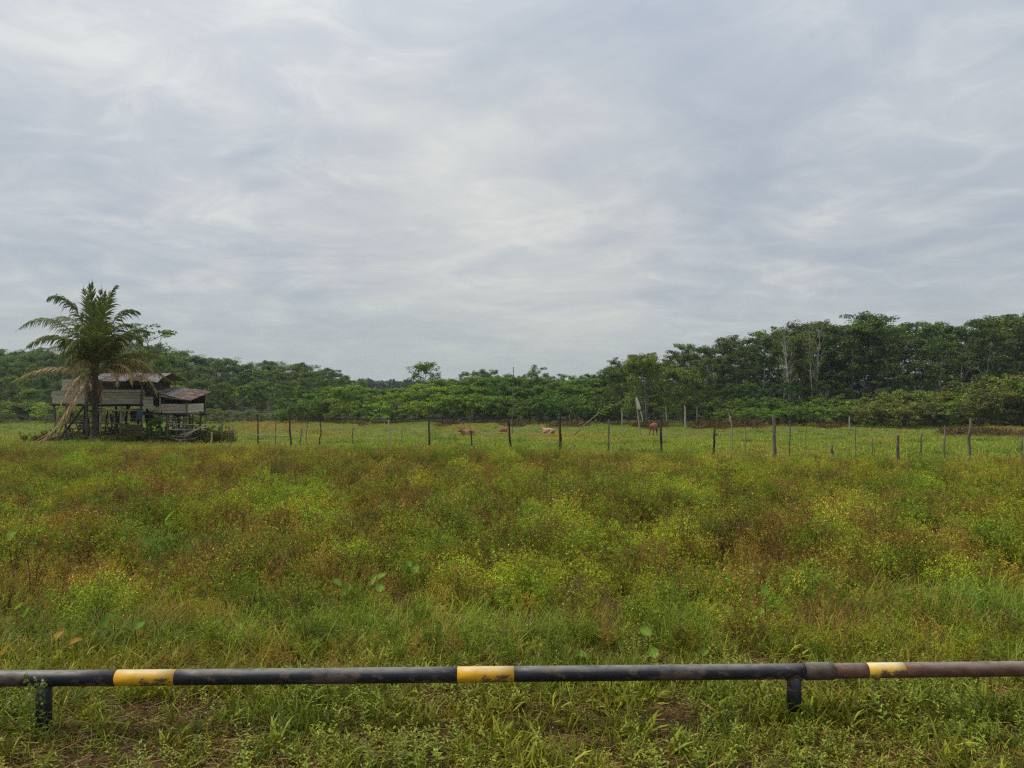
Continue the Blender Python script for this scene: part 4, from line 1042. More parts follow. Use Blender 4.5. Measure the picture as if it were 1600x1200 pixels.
# ------------------------------------------------------------------ hut
HD = 46.0; HS = HD / F
def hut():
    ox, oz = PX(190, 690, HD).x, gz(PX(190, 690, HD).x, HD)
    root = thing('stilt_hut', 'old plank hut on stilts with patched metal roofs behind the palm', 'hut', (ox, HD, oz))
    def L(px, py, dd=0.0):
        p = PX(px, py, HD); return Vector((p.x - ox, dd, p.z - oz))
    r = np.random.RandomState(17)
    def plank_wall(x0, y0, x1, y1, n, dd=0.0, mat=M_PLANK, jit=1.0):
        hgt = (y1 - y0) / n
        for k in range(n):
            a = L(x0 + r.uniform(-1.5, 1.5) * jit, y0 + hgt * k + r.uniform(-.25, .25)); b = L(x1 + r.uniform(-1.8, 1.2) * jit, y0 + hgt * (k + 1) + r.uniform(-.25, .25))
            mb = MB(); h = a.z - b.z
            mb.box(((a.x + b.x) / 2, dd + r.uniform(-.012, .012), (a.z + b.z) / 2), (b.x - a.x, .028, h - .014), (r.normal(0, .05), r.normal(0, .009), r.normal(0, .004)))
            part('plank', mb.mesh('plank', mat), root)
    plank_wall(97, 593, 137, 611, 4); plank_wall(81, 611.5, 137, 630, 4)
    plank_wall(157, 608.5, 226, 631, 5, 0.05)
    plank_wall(226.5, 620, 243, 639, 4, -.25)
    plank_wall(255, 631, 295, 645.5, 3, -.2)
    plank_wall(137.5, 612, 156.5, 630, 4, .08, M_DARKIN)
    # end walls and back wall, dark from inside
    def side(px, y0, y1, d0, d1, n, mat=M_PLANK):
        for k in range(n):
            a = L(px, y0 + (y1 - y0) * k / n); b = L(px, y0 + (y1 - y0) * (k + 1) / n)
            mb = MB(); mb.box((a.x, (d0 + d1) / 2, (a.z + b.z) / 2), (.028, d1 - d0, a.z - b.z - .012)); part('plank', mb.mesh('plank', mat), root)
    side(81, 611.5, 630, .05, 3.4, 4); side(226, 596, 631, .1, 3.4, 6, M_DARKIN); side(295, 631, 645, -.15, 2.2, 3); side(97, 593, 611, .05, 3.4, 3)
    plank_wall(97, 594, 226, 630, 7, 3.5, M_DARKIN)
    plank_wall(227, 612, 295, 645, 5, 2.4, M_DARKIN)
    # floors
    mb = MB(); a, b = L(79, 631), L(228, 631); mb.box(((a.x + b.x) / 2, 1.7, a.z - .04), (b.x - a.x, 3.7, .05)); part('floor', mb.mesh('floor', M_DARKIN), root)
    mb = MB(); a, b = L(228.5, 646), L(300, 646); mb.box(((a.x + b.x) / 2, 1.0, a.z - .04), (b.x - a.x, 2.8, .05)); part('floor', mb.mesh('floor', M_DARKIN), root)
    def beam(x0, y0, x1, y1, dd, rad, mat=M_DARKPOST, name='beam', d1=None):
        mb = MB(); a = L(x0, y0, dd); b = L(x1, y1, dd if d1 is None else d1); m = a.lerp(b, .5) + Vector((0, 0, r.normal(0, .015)))
        mb.tube([a, m, b], rad, 7); return part(name, mb.mesh(name, mat), root)
    for dd in (0.0, 1.7, 3.4): beam(80, 632.8, 228, 633.5, dd, .05)
    for x in (84, 110, 135, 160, 190, 224): beam(x, 632.3, x, 632.3, -.1, .035, name='joist', d1=3.5)
    for dd in (-.2, 2.3): beam(226, 645, 300, 650, dd, .05)
    # stilts
    def stilt(x, ty, dd, rad, mat=M_OLDPOST):
        p = L(x, ty, dd); g = gz(p.x + ox, HD + dd) - oz
        mb = MB(); mb.tube([Vector((p.x + r.normal(0, .09), dd, g - .3)), Vector((p.x + r.normal(0, .06), dd, (g + p.z) / 2)), p], [rad * 1.1, rad, rad * .95], 8)
        part('stilt', mb.mesh('stilt', mat), root)
    for x, m in ((84, M_OLDPOST), (104, M_DARKPOST), (137, M_OLDPOST), (158, M_PALEWOOD), (189.5, M_PALEWOOD), (222, M_OLDPOST)):
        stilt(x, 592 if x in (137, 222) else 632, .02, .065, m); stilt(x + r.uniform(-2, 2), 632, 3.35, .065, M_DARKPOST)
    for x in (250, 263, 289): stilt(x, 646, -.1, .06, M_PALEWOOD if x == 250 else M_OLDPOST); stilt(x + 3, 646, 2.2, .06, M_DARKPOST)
    # roofs: corrugated sheets
    def sheet(c00, c10, c11, c01, nw, mat, amp=.022, name='roof_sheet', label=None):
        """corners in local coordinates; ribs run from the 0x edge to the 1x edge"""
        mb = MB(); nu = nw * 4; vs = []
        c00, c10, c11, c01 = map(Vector, (c00, c10, c11, c01)); nrm = (c10 - c00).cross(c01 - c00).normalized()
        for lay_ in (0, -.006):
            for i in range(nu + 1):
                for j in range(3):
                    u = i / nu; v = j / 2; p = (c00.lerp(c10, u)).lerp(c01.lerp(c11, u), v) + nrm * (amp * math.sin(u * nw * 6.283) + lay_ + r.normal(0, .004)); vs.append(p)
        fs = []; m = (nu + 1) * 3
        for i in range(nu):
            for j in range(2):
                a = i * 3 + j; fs.append((a, a + 3, a + 4, a + 1)); fs.append((m + a, m + a + 1, m + a + 4, m + a + 3))
        mb.add(vs, fs); return part(name, mb.mesh(name, mat, True), root, label=label)
    # main roof: ridge along X at depth 1.7, eaves front
    xs_ = [140, 160, 181, 203, 224, 247]
    for i in range(5):
        x0, x1 = xs_[i] - .5, xs_[i + 1] + .8
        e = r.uniform(-.05, .05)
        ft = 595 + r.uniform(-.8, .8)
        ft += r.uniform(-2.0, 1.5)
        sheet(L(x0, ft, -.5 + 2 * e), L(x1, ft + r.uniform(0, 1.5), -.5 + e), L(x1, 582, 1.75 + e), L(x0, 582 + r.uniform(0, .8), 1.75 + e), 6, M_RUST if i in (1, 3) else M_ZINC)
        sheet(L(x0, 582, 1.75), L(x1, 582, 1.75), L(x1, 594, 4.0), L(x0, 594, 4.0), 6, M_ZINC)
    sheet(L(236, 594.5, -.62), L(253, 598, -.62), L(244, 585, 1.2), L(233, 583, 1.3), 4, M_ZINC, label='tilted pale grey roof sheet at the eave')
    # lean-to roof, rusty, falling to the front and the right
    q = [243, 256, 268, 280, 292, 304]
    for i in range(5):
        x0, x1 = q[i], q[i + 1] + .8
        f0, f1 = np.interp([x0, x1], [243, 262, 304], [613, 621, 625.5]); b0, b1 = np.interp([x0, x1], [243, 290, 304], [604, 609.5, 612])
        sheet(L(x0, f0, -.6), L(x1, f1, -.6), L(x1, b1, 2.5), L(x0, b0, 2.5), 4, M_ZINC if i == 1 else M_RUST, label='greyer sheet among the rusty lean-to sheets' if i == 1 else None)
    beam(243, 612, 303, 628, -.45, .04); beam(254, 645, 254, 618, -.3, .05, M_PALEWOOD, 'corner_post'); beam(295, 646, 295, 626, -.3, .04, M_OLDPOST, 'corner_post'); beam(137, 612, 226, 596, .0, .03, M_OLDPOST)
    beam(150, 600, 226, 600, .0, .035, M_OLDPOST)
    beam(162, 588, 176, 588, -.2, .03, M_PALEWOOD)
    # pale bar under the floor and lower platform
    beam(150, 641.5, 220, 641, -.12, .04, M_PALEWOOD, 'pale_bar')
    beam(148, 661, 190, 662, -.15, .035, M_OLDPOST, 'lower_rail'); beam(98, 661, 137, 659, .1, .035, M_OLDPOST, 'lower_rail'); beam(98, 671, 140, 669, .1, .035, M_OLDPOST, 'lower_rail')
    beam(150, 668, 188, 667, .3, .03, M_OLDPOST, 'lower_rail'); beam(228, 654, 262, 658, 0, .03, M_OLDPOST, 'lower_rail'); beam(222, 632, 214, 663, .2, .04, M_DARKPOST, 'brace'); beam(104, 632, 120, 672, .2, .04, M_OLDPOST, 'brace'); beam(170, 633, 160, 662, 2.6, .04, M_OLDPOST, 'brace')
    for k in range(16):      # loose timbers propped under the floor
        x0 = r.uniform(92, 226); x1 = x0 + r.uniform(-16, 16); dd = r.uniform(.3, 3.0)
        beam(x0, 688 + r.uniform(-3, 0), x1, r.uniform(640, 668), dd, r.uniform(.022, .045), (M_DARKPOST, M_OLDPOST, M_DARKPOST)[k % 3], 'prop', dd + r.uniform(-.3, .3))
    for k in range(7):
        x0 = r.uniform(95, 190); beam(x0, r.uniform(652, 684), x0 + r.uniform(14, 40), r.uniform(652, 684), r.uniform(.2, 2.6), .03, (M_DARKPOST, M_OLDPOST)[k % 2], 'lower_rail')
    for k in range(7):
        x0 = r.uniform(230, 290); beam(x0, 688, x0 + r.uniform(-14, 18), r.uniform(648, 666), r.uniform(-.1, 2.0), .03, M_DARKPOST, 'prop')
    # half-boarded pen under the floor
    plank_wall(189, 663, 224, 682, 4, -.05, M_TARP, .3)
    plank_wall(170, 640, 187, 662, 4, 2.6, M_OLDPOST); plank_wall(188, 645, 203, 662, 3, 3.0, M_DARKIN)
    plank_wall(119, 660, 136, 672, 3, .2, M_OLDPOST); plank_wall(268, 646, 275, 652, 1, -.3, M_PALEWOOD)
    return root, L, ox, oz
HUT, HL, HOX, HOZ = hut()

def hut_extras():
    r = np.random.RandomState(23)
    # ladder
    a0, a1 = PX(90, 679, HD - 1.6), PX(136, 629, HD - .1)
    g = gz(a0.x, HD - 1.6); t = thing('wooden_ladder', 'rough wooden ladder leaning up to the hut floor left of the palm trunk', 'ladder', (a0.x, HD - 1.6, g))
    a0.z = g
    off = Vector((.18, -.42, 0))
    for k in (0, 1):
        mb = MB(); mb.tube(seg_local(t, [a0 + off * k, a1 + off * k * .8]), .05, 6); part('side_rail', mb.mesh('side_rail', M_DARKPOST), t)
    for k in range(8):
        u = .08 + .12 * k; p = a0.lerp(a1, u); mb = MB(); mb.tube(seg_local(t, [p - off * .15, p + off * 1.1]), .03, 6); part('rung', mb.mesh('rung', M_OLDPOST), t)
    # blue cloth
    mb = MB(); n = 8; vs = []
    p0 = PX(213, 640, HD - .2)
    for i in range(n + 1):
        for j in range(9):
            u = i / n; v = j / 8; vs.append((p0.x + u * .36 + .05 * math.sin(v * 5), p0.y - .05 + .06 * math.sin(u * 14 + v * 2) * (v + .2), p0.z - v * .75 * (1 - .25 * u)))
    fs = [(i * 9 + j, (i + 1) * 9 + j, (i + 1) * 9 + j + 1, i * 9 + j + 1) for i in range(n) for j in range(8)]
    mb.add(vs, fs); o = part('hanging_cloth', mb.mesh('hanging_cloth', M_BLUE, True)); m = o.modifiers.new('thickness', 'SOLIDIFY'); m.thickness = .006
    tagit(o, 'blue cloth hanging under the floor of the hut', 'cloth')
    # blue hose arc
    mb = MB(); pts = [PX(277 - 9 * math.cos(a), 664 + 6.0 * math.sin(a), HD - 1.2) for a in np.linspace(-.2, 2.9, 9)]
    mb.tube(pts, .035, 7); tagit(part('hose', mb.mesh('hose', M_BLUE, True)), 'curved blue hose hanging on the pen right of the hut', 'hose')
    # pen
    d = HD - 1.3; c = PX(300, 688, d); g = gz(c.x, d)
    t = thing('pole_pen', 'tumbledown pen of thin poles at the right end of the hut', 'pen', (c.x, d, g))
    for (px, ty, dd) in ((262, 648, 0), (276, 652, .2), (290, 650, 0), (301, 648, 1.6), (313, 642, 0), (321, 655, .5), (270, 650, 2.4), (314, 650, 2.6), (296, 664, .1)):
        p = PX(px, ty, d + dd); gg = gz(p.x, p.y); mb = MB(); mb.tube(seg_local(t, [Vector((p.x + r.normal(0, .04), p.y, gg - .2)), p]), .035, 6); part('post', mb.mesh('post', M_DARKPOST if px % 2 else M_OLDPOST), t)
    for (x0, y0, x1, y1, d0, d1) in ((262, 655, 314, 651, -.05, -.05), (262, 662, 325, 665, -.05, .4), (266, 671, 322, 672, -.05, .4), (295, 646, 314, 647, 0, 0), (313, 652, 315, 655, 0, 2.6), (270, 657, 314, 658, 2.4, 2.6), (280, 680, 322, 668, -.1, .3), (262, 660, 270, 662, 0, 2.4), (248, 656, 300, 666, -.1, .2)):
        mb = MB(); mb.tube(seg_local(t, [PX(x0, y0, d + d0), PX(x1, y1, d + d1)]), .03, 6); part('rail', mb.mesh('rail', M_OLDPOST if r.rand() < .6 else M_PALEWOOD), t)
    mb = MB(); mb.tube([PX(289, 681.5, d - .4), PX(322, 663, d - .1)], [.05, .045], 7); tagit(part('leaning_pole', mb.mesh('leaning_pole', M_PALEWOOD)), 'pale pole propped diagonally against the right end of the pen', 'pole')
    # scrap wood pile
    def sticks(px, dd, n, sx, hz, name, lab, mats):
        dp = d + dd; x0 = PX(px, 688, dp).x
        t = thing(name, lab, 'wood pile', (x0, dp, gz(x0, dp)))
        for k in range(n):
            a = r.uniform(-.5, .5) + (math.pi if r.rand() < .5 else 0); p = Vector((r.normal(0, sx), r.normal(.1, .25), abs(r.normal(.04, hz)))); ln = r.uniform(.4, 1.1)
            dv = Vector((math.cos(a), math.sin(a) * .6, r.normal(0, .18)))
            mb = MB(); mb.tube([p - dv * ln / 2, p + dv * ln / 2], r.uniform(.018, .045), 6); part('stick', mb.mesh('stick', mats[r.randint(len(mats))]), t)
    sticks(272, 0, 52, .5, .18, 'firewood_pile', 'heap of reddish sticks and scrap wood on the ground under the lean-to', (M_RUST, M_OLDPOST, M_DARKPOST, M_PALEWOOD))
    sticks(168, .6, 44, .42, .22, 'firewood_pile', 'dark reddish scrap heap under the hut right of the palm trunk', (M_RUST, M_DARKPOST, M_DARKPOST, M_OLDPOST))
    sticks(122, .2, 46, .5, .22, 'firewood_pile', 'dark pile of old boards and sticks left of the palm foot', (M_OLDPOST, M_DARKPOST, M_DARKPOST))
    sticks(206, 1.8, 30, .4, .25, 'firewood_pile', 'stack of dark sticks behind the olive boards under the hut', (M_DARKPOST, M_DARKPOST, M_OLDPOST))
    # chicken coop of dark slats at the back of the space under the floor
    p = PX(196, 690, HD + 3.0); g = gz(p.x, p.y); t = thing('slatted_coop', 'dark slatted coop standing far back under the hut floor', 'coop', (p.x, p.y, g))
    for k in range(15):
        mb = MB(); mb.box((-.9 + k * .128, 0, .42), (.07, .025, .8)); part('slat', mb.mesh('slat', M_DARKPOST), t)
    for z in (.06, .44, .82):
        mb = MB(); mb.box((0, -.03, z), (1.95, .03, .06)); part('rail', mb.mesh('rail', M_OLDPOST), t)
    mb = MB(); mb.box((0, .4, .88), (2.0, .9, .03), (.06, 0, 0)); part('roof', mb.mesh('roof', M_DARKIN), t)
    # clutter under the hut: crates, drum, logs
    def crate(px, dd, w, h, lab, mat):
        p = PX(px, 690, HD + dd); g = gz(p.x, p.y); t = thing('crate', lab, 'crate', (p.x, p.y, g), rz=r.uniform(-.3, .3))
        for z in np.arange(.05, h, .13):
            for sy in (-1, 1):
                mb = MB(); mb.box((0, sy * w * .4, z), (w, .02, .1)); part('slat', mb.mesh('slat', mat), t)
            for sx in (-1, 1):
                mb = MB(); mb.box((sx * w * .49, 0, z), (.02, w * .76, .1)); part('slat', mb.mesh('slat', mat), t)
        mb = MB(); mb.box((0, 0, .02), (w * .95, w * .74, .02)); part('base', mb.mesh('base', mat), t)
    crate(118, -.3, .75, .55, 'weathered crate under the left end of the hut by the ladder', M_OLDPOST)
    crate(181, .6, .5, .45, 'small pale crate under the hut beside the middle stilt', M_PALEWOOD)
    def drum(px, dd, rr, h, lab, mat):
        p = PX(px, 690, HD + dd); g = gz(p.x, p.y); t = thing('drum', lab, 'drum', (p.x, p.y, g))
        mb = MB(); zz = [0, .02, h * .33, h * .34, h * .36, h * .66, h * .68, h * .7, h - .02, h]; rd = [rr, rr, rr, rr * 1.04, rr, rr, rr * 1.04, rr, rr, rr * .96]
        mb.tube([Vector((0, 0, z)) for z in zz], rd, 16); part('body', mb.mesh('body', mat, False), t)
        mb = MB(); mb.tube([Vector((0, 0, h - .005)), Vector((0, 0, h + .015))], [rr * .9, rr * .9], 16); part('lid', mb.mesh('lid', mat), t)
    drum(176, 0.9, .2, .5, 'rusty drum under the hut left of the middle stilt', M_RUST)
    drum(108, .9, .24, .6, 'dark drum under the left end of the hut', M_DARKPOST)
    mb = MB(); mb.tube([PX(-25, 697, 44) , PX(28, 697, 44), PX(56, 693, 44.5)], [.06, .055, .04], 7); tagit(part('fallen_pole', mb.mesh('fallen_pole', M_OLDPOST)), 'grey pole lying low at the far left edge of the pasture', 'pole')
    lone_post(28.5, 688, 698, 43.8, .05, 0, M_DARKPOST, 'stake', 'short dark stake beside the lying pole at the far left', 'stake')
    lone_post(321, 660, 684, 45.5, .035, 0, M_DARKPOST, 'stake', 'dark stake just right of the pole pen', 'stake')
    lone_post(330, 676, 690, 43, .06, 1, M_PALEWOOD, 'stake', 'short pale stake right of the pen between pen and fence', 'stake')
hut_extras()

# ------------------------------------------------------------------ coconut palm
def palm():
    d = 43.6
    b = PX(146, 692, d); g = gz(b.x, d)
    root = thing('coconut_palm', 'young coconut palm with green upper and browned drooping lower fronds before the hut', 'palm', (b.x, d, g))
    o = root.location
    r = np.random.RandomState(31)
    top = PX(148, 578, d)
    mb = MB(); pts = []; rad = []; n = 26
    for k in range(n + 1):
        t = k / n; p = Vector((b.x, d, g - .2)).lerp(Vector((top.x, d, top.z)), t) + Vector((.05 * math.sin(t * 3), 0, 0)); pts.append(p)
        rad.append((.27 - .11 * min(t * 5, 1)) * (1.06 if k % 2 else .95))
    mb.tube(seg_local(root, pts), rad, 14); part('trunk', mb.mesh('trunk', M_PALMBARK), root)
    # leaf bases / fibres
    mb = MB()
    for k in range(46):
        t = r.uniform(.42, .98); p = pts[0].lerp(pts[-1], t); a = r.uniform(0, 6.28); dv = Vector((math.cos(a), math.sin(a), r.uniform(.2, 1.2))).normalized()
        q = p + Vector((math.cos(a), math.sin(a), 0)) * .12
        mb.tube(seg_local(root, [q, q + dv * r.uniform(.12, .3), q + dv * r.uniform(.3, .45) - Vector((0, 0, .1))]), [.06, .04, .02], 5)
    part('leaf_bases', mb.mesh('leaf_bases', M_PALMBARK), root)
    GR0, GR1 = (.045, .075, .024), (.115, .145, .05)
    YB0, YB1 = (.17, .14, .065), (.25, .205, .10)
    BR0, BR1 = (.25, .195, .115), (.15, .11, .07)
    heart = top
    def frond(P, c0, c1, dens=1.05, leafl=1.0, droop=.55, label=None, ragged=.16):
        """P = list of (px, py, depth offset): Bezier through the rib"""
        W = [heart + Vector((r.normal(0, .07), r.normal(0, .07), r.uniform(-.35, .1)))] + [PX(px, py, d + dd) for px, py, dd in P]
        def bz(t):
            q = list(W)
            while len(q) > 1: q = [q[i].lerp(q[i + 1], t) for i in range(len(q) - 1)]
            return q[0]
        n = 14; rib = [bz(k / n) for k in range(n + 1)]
        mb = MB(); mb.tube(seg_local(root, rib), [.045 * (1 - .85 * k / n) for k in range(n + 1)], 5, tuple(np.array(c1) * 1.3))
        m = int(62 * dens); ln_tot = sum((rib[i + 1] - rib[i]).length for i in range(n))
        for k in range(m):
            t = .14 + .86 * k / m
            if r.rand() < ragged: continue
            p = bz(t); tg = (bz(min(t + .01, 1)) - bz(t - .01)).normalized()
            sd = tg.cross(Vector((0, 0, 1)))
            if sd.length < .3: sd = sd + Vector((0, .6, 0)).cross(tg) * .6 + Vector((.4, 0, 0))
            sd.normalize(); upv = sd.cross(tg).normalized()
            env = math.sin(math.pi * min(1, .12 + t * .92)) ** .6
            for sg in (-1, 1):
                L_ = 1.08 * leafl * env * r.uniform(.75, 1.15)
                a = (sd * sg * (.9 - .5 * t) + tg * (.5 + .55 * t) + upv * r.uniform(.0, .25)).normalized()
                q0 = p; pts_ = [q0]; v = a.copy()
                for s_ in range(3):
                    v = (v + Vector((0, 0, -1)) * droop * (s_ + .4) * .55 + Vector(r.normal(0, .05, 3))).normalized(); pts_.append(pts_[-1] + v * L_ / 3)
                wd = .044; nn = v.cross(Vector((0, 0, 1))); nn = tg if nn.length < .2 else (tg * .8 + nn.normalized() * .3).normalized()
                vs = []
                for s_, ww in enumerate((.6, 1, .75)): vs += [pts_[s_] - nn * wd * ww, pts_[s_] + nn * wd * ww]
                vs.append(pts_[3])
                tt = r.uniform(0, 1); c = (np.array(c0) * (1 - tt) + np.array(c1) * tt) * r.uniform(.8, 1.2)
                mb.add([x - o for x in vs], [(0, 1, 3, 2), (2, 3, 5, 4)], c); mb.f.append([(mb.n - 3, mb.n - 2, mb.n - 1)])
        part('frond', mb.mesh('frond', M_PALM), root, label=label)
    G = (GR0, GR1)
    # upright heart fronds
    frond([(146, 500, .1), (143, 435, 0)], *G, droop=.10, leafl=.62); frond([(151, 500, -.2), (158, 445, -.3)], *G, droop=.15, leafl=.62); frond([(143, 510, .3), (129, 445, .6)], *G, droop=.2, leafl=.7)
    frond([(150, 500, .5), (171, 455, 1.0), (183, 446, 1.1)], *G, droop=.45, leafl=.9); frond([(154, 510, -.6), (168, 470, -1.0), (176, 452, -1.1)], *G, droop=.3, leafl=.7)
    frond([(138, 500, -.6), (108, 450, -1.2), (73, 467, -1.4)], *G, droop=.75, leafl=1.25); frond([(140, 520, .8), (112, 475, 1.3), (84, 505, 1.5)], *G, droop=.7, leafl=1.25)
    frond([(160, 520, .4), (185, 468, .6), (221, 490, .7)], *G, droop=.75, leafl=1.1); frond([(158, 530, -.9), (180, 495, -1.4), (208, 510, -1.8)], *G, droop=.7, leafl=1.1)
    frond([(130, 520, .2), (75, 465, .2), (22, 520, 0)], *G, droop=.8, leafl=1.2, ragged=.2); frond([(128, 535, -1.0), (80, 500, -1.8), (36, 548, -2.2)], *G, droop=.8, leafl=1.3)
    frond([(130, 545, 1.0), (100, 520, 1.8), (60, 560, 2.2)], *G, droop=.8, leafl=1.3); frond([(146, 520, -1.5), (135, 490, -2.4), (120, 520, -3.2)], *G, droop=.5, leafl=.8)
    frond([(152, 520, 1.5), (160, 490, 2.4), (170, 520, 3.2)], *G, droop=.5); frond([(165, 540, 1.0), (200, 500, 1.8), (236, 520, 2.4)], *G, droop=.6)
    frond([(168, 545, -1.2), (185, 515, -1.8), (198, 548, -2.6)], (.06, .085, .02), (.14, .13, .035), droop=.6); frond([(128, 545, -1.2), (112, 530, -2.0), (98, 580, -2.8)], (.05, .08, .02), (.10, .11, .03), droop=.6)
    frond([(175, 560, .3), (215, 535, .5), (262, 566, .6)], (.07, .09, .02), (.16, .14, .04), droop=.6)
    for (a, b, c, d0, d1) in ((98, 560, 512, -1.6, -2.6), (206, 548, 505, -1.2, -2.2), (224, 540, 505, .6, 1.0)):
        frond([(148 + (a - 148) * .3, 530, d0 * .4), (148 + (a - 148) * .7, c, d0), (a, b, d1)], (.05, .078, .024), (.12, .14, .045), droop=.8, leafl=1.15)
    frond([(147, 500, -.5), (138, 438, -.7)], *G, droop=.12, leafl=.6); frond([(152, 505, .3), (165, 450, .5)], *G, droop=.2, leafl=.6); 
    frond([(178, 562, -1.6), (204, 560, -2.2), (207, 606, -2.6)], YB0, YB1, droop=.85, leafl=.95)
    # browned lower fronds
    frond([(185, 552, -.8), (232, 555, -1.2), (242, 592, -1.6)], YB0, YB1, droop=.85, leafl=.95, label='yellow brown frond arching over the hut wall')
    frond([(180, 565, -.4), (215, 552, -1.0), (225, 590, -1.4)], YB0, YB1, droop=.85, leafl=.9, label='yellow brown frond hanging before the hut wall')
    frond([(185, 560, .4), (240, 560, .6), (281, 612, .8)], (.10, .10, .03), YB0, droop=.7, ragged=.3)
    frond([(180, 575, -1.2), (238, 575, -1.8), (246, 622, -2.0)], (.10, .10, .03), YB1, droop=.8, leafl=.8)
    frond([(168, 575, -1.8), (178, 568, -2.6), (184, 608, -3.0)], YB1, (.12, .10, .04), droop=.8, leafl=.8)
    frond([(120, 572, -.2), (70, 562, -.4), (10, 602, -.6)], BR0, YB1, droop=.8, leafl=.8, label='long tan frond reaching out to the left', ragged=.2)
    frond([(135, 560, -1.5), (116, 545, -2.0), (114, 600, -2.4)], BR0, YB0, droop=.9, leafl=.75, label='short dry frond curled down beside the trunk')
    frond([(122, 575, -1.2), (92, 610, -1.6), (84, 690, -1.8)], BR0, (.20, .15, .09), dens=.9, droop=.9, leafl=.9, ragged=.35, label='dead frond hanging down to the ground left of the trunk')
    frond([(128, 585, -1.8), (105, 650, -2.4), (84, 690, -2.6), (38, 700, -2.7)], BR0, (.20, .15, .09), dens=1.0, droop=.6, leafl=.8, ragged=.3, label='longest dead frond trailing onto the grass at the left')
    for (x0, y0, x1, y1, x2, y2) in ((128, 612, 104, 660, 50, 700), (122, 622, 96, 672, 62, 697), (116, 628, 92, 680, 46, 701), (124, 606, 108, 640, 84, 694)):
        mb = MB(); q = [PX(x0, y0, d - 1.6), PX(x1, y1, d - 2.2), PX(x2, y2, d - 2.6)]; q[2].z = max(q[2].z, gz(q[2].x, q[2].y) + .05)
        mb.tube(seg_local(root, [q[0], q[0].lerp(q[1], .5) + Vector((-.05, 0, .05)), q[1], q[1].lerp(q[2], .5) + Vector((0, 0, -.06)), q[2]]), [.03, .03, .035, .03, .015], 5, (.24, .19, .12)); part('dead_stalk', mb.mesh('dead_stalk', M_PALM), root)
    frond([(150, 600, -1.4), (160, 600, -1.7), (158, 640, -1.8)], BR1, (.08, .05, .035), dens=.6, droop=1, leafl=.5, ragged=.3, label='short dead frond hanging against the trunk')
    frond([(140, 590, -1.4), (132, 600, -1.8), (134, 645, -1.9)], BR1, (.08, .05, .035), dens=.6, droop=1, leafl=.5, ragged=.3, label='withered frond stuck to the left of the trunk')
palm()

# ------------------------------------------------------------------ cattle
def cow(px, py, d, pose, mat, rz, label, s=1.0):
    x = (px - 800) / F * d; g = gz(x, d)
    t = thing('cow', label, 'cow', (x, d, g + (.02 if pose == 'stand' else .2)), 'cattle in the pasture', rz); t.scale = (s,) * 3
    V = []; E = []; Rd = []
    def v(p, r, par=None):
        V.append(p); Rd.append(r)
        if par is not None: E.append((par, len(V) - 1))
        return len(V) - 1
    H = .0 if pose == 'stand' else -.62
    pel = v((-.55, 0, 1.05 + H), (.27, .28)); mid = v((-.1, 0, 1.0 + H), (.33, .34), pel); ch = v((.4, 0, 1.03 + H), (.28, .33), mid); sh = v((.62, 0, 1.08 + H), (.2, .26), ch)
    if pose == 'stand':      # grazing
        nk = v((.88, 0, .85), (.14, .17), sh); hd = v((1.02, 0, .50), (.11, .13), nk); mu = v((1.10, 0, .22), (.07, .08), hd)
    else:
        nk = v((.88, 0, 1.22 + H), (.14, .17), sh); hd = v((1.1, 0, 1.36 + H), (.11, .13), nk); mu = v((1.34, 0, 1.20 + H), (.07, .08), hd)
    rump = v((-.76, 0, 1.0 + H), (.2, .22), pel)
    for sy in (-1, 1):
        if pose == 'stand':
            a = v((.5, .2 * sy, .72), (.13, .11), ch); b = v((.5, .2 * sy, .42), (.07, .065), a); c = v((.5, .2 * sy, .12), (.048, .048), b); v((.54, .2 * sy, .02), (.06, .055), c)
            a = v((-.58, .2 * sy, .72), (.17, .12), pel); b = v((-.52, .2 * sy, .52), (.1, .08), a); c = v((-.68, .2 * sy, .36), (.06, .055), b); e = v((-.66, .2 * sy, .12), (.045, .045), c); v((-.62, .2 * sy, .02), (.06, .055), e)
        else:
            a = v((.55, .26 * sy, .22), (.12, .1), ch); b = v((.85, .27 * sy, .09), (.07, .06), a); v((.6, .30 * sy, .06), (.05, .05), b)
            a = v((-.35, .33 * sy, .22), (.15, .12), pel); b = v((-.05, .40 * sy, .10), (.08, .07), a); v((-.4, .46 * sy, .06), (.05, .05), b)
    me = bpy.data.meshes.new('body'); me.from_pydata([tuple(p) for p in V], E, [])
    me.materials.append(mat)
    o = part('body', me, t)
    sk = o.modifiers.new('skin', 'SKIN'); 
    if not me.skin_vertices:
        bpy.context.view_layer.objects.active = o
        bm_layer = None
    for i, rr in enumerate(Rd):
        me.skin_vertices[0].data[i].radius = rr
    me.skin_vertices[0].data[0].use_root = True
    ss = o.modifiers.new('smooth', 'SUBSURF'); ss.levels = ss.render_levels = 2
    sk.use_smooth_shade = True
    hx, hz = V[hd][0], V[hd][2]
    for sy in (-1, 1):
        mb = MB(); mb.tube([(hx - .04, .09 * sy, hz + .06), (hx - .06, .2 * sy, hz + .08), (hx - .07, .27 * sy, hz + .04)], [.03, .055, .01], 6); part('ear', mb.mesh('ear', mat, True), t)
        mb = MB(); mb.tube([(hx - .02, .05 * sy, hz + .1), (hx - .02, .1 * sy, hz + .2), (hx + .02, .08 * sy, hz + .27)], [.025, .02, .006], 6); part('horn', mb.mesh('horn', M_HORN, True), t)
    tz = 1.1 + H
    pts = [(-.9, 0, tz), (-1.0, .02, tz - .2), (-1.0, .03, max(tz - .55, .08)), (-1.02, .03, max(tz - .78, .05))] if pose == 'stand' else [(-.88, 0, tz - .05), (-1.02, .05, .25), (-1.0, .15, .06), (-.9, .4, .05)]
    mb = MB(); mb.tube(pts, [.03, .02, .018, .035], 6); part('tail', mb.mesh('tail', mat, True), t)
    return t
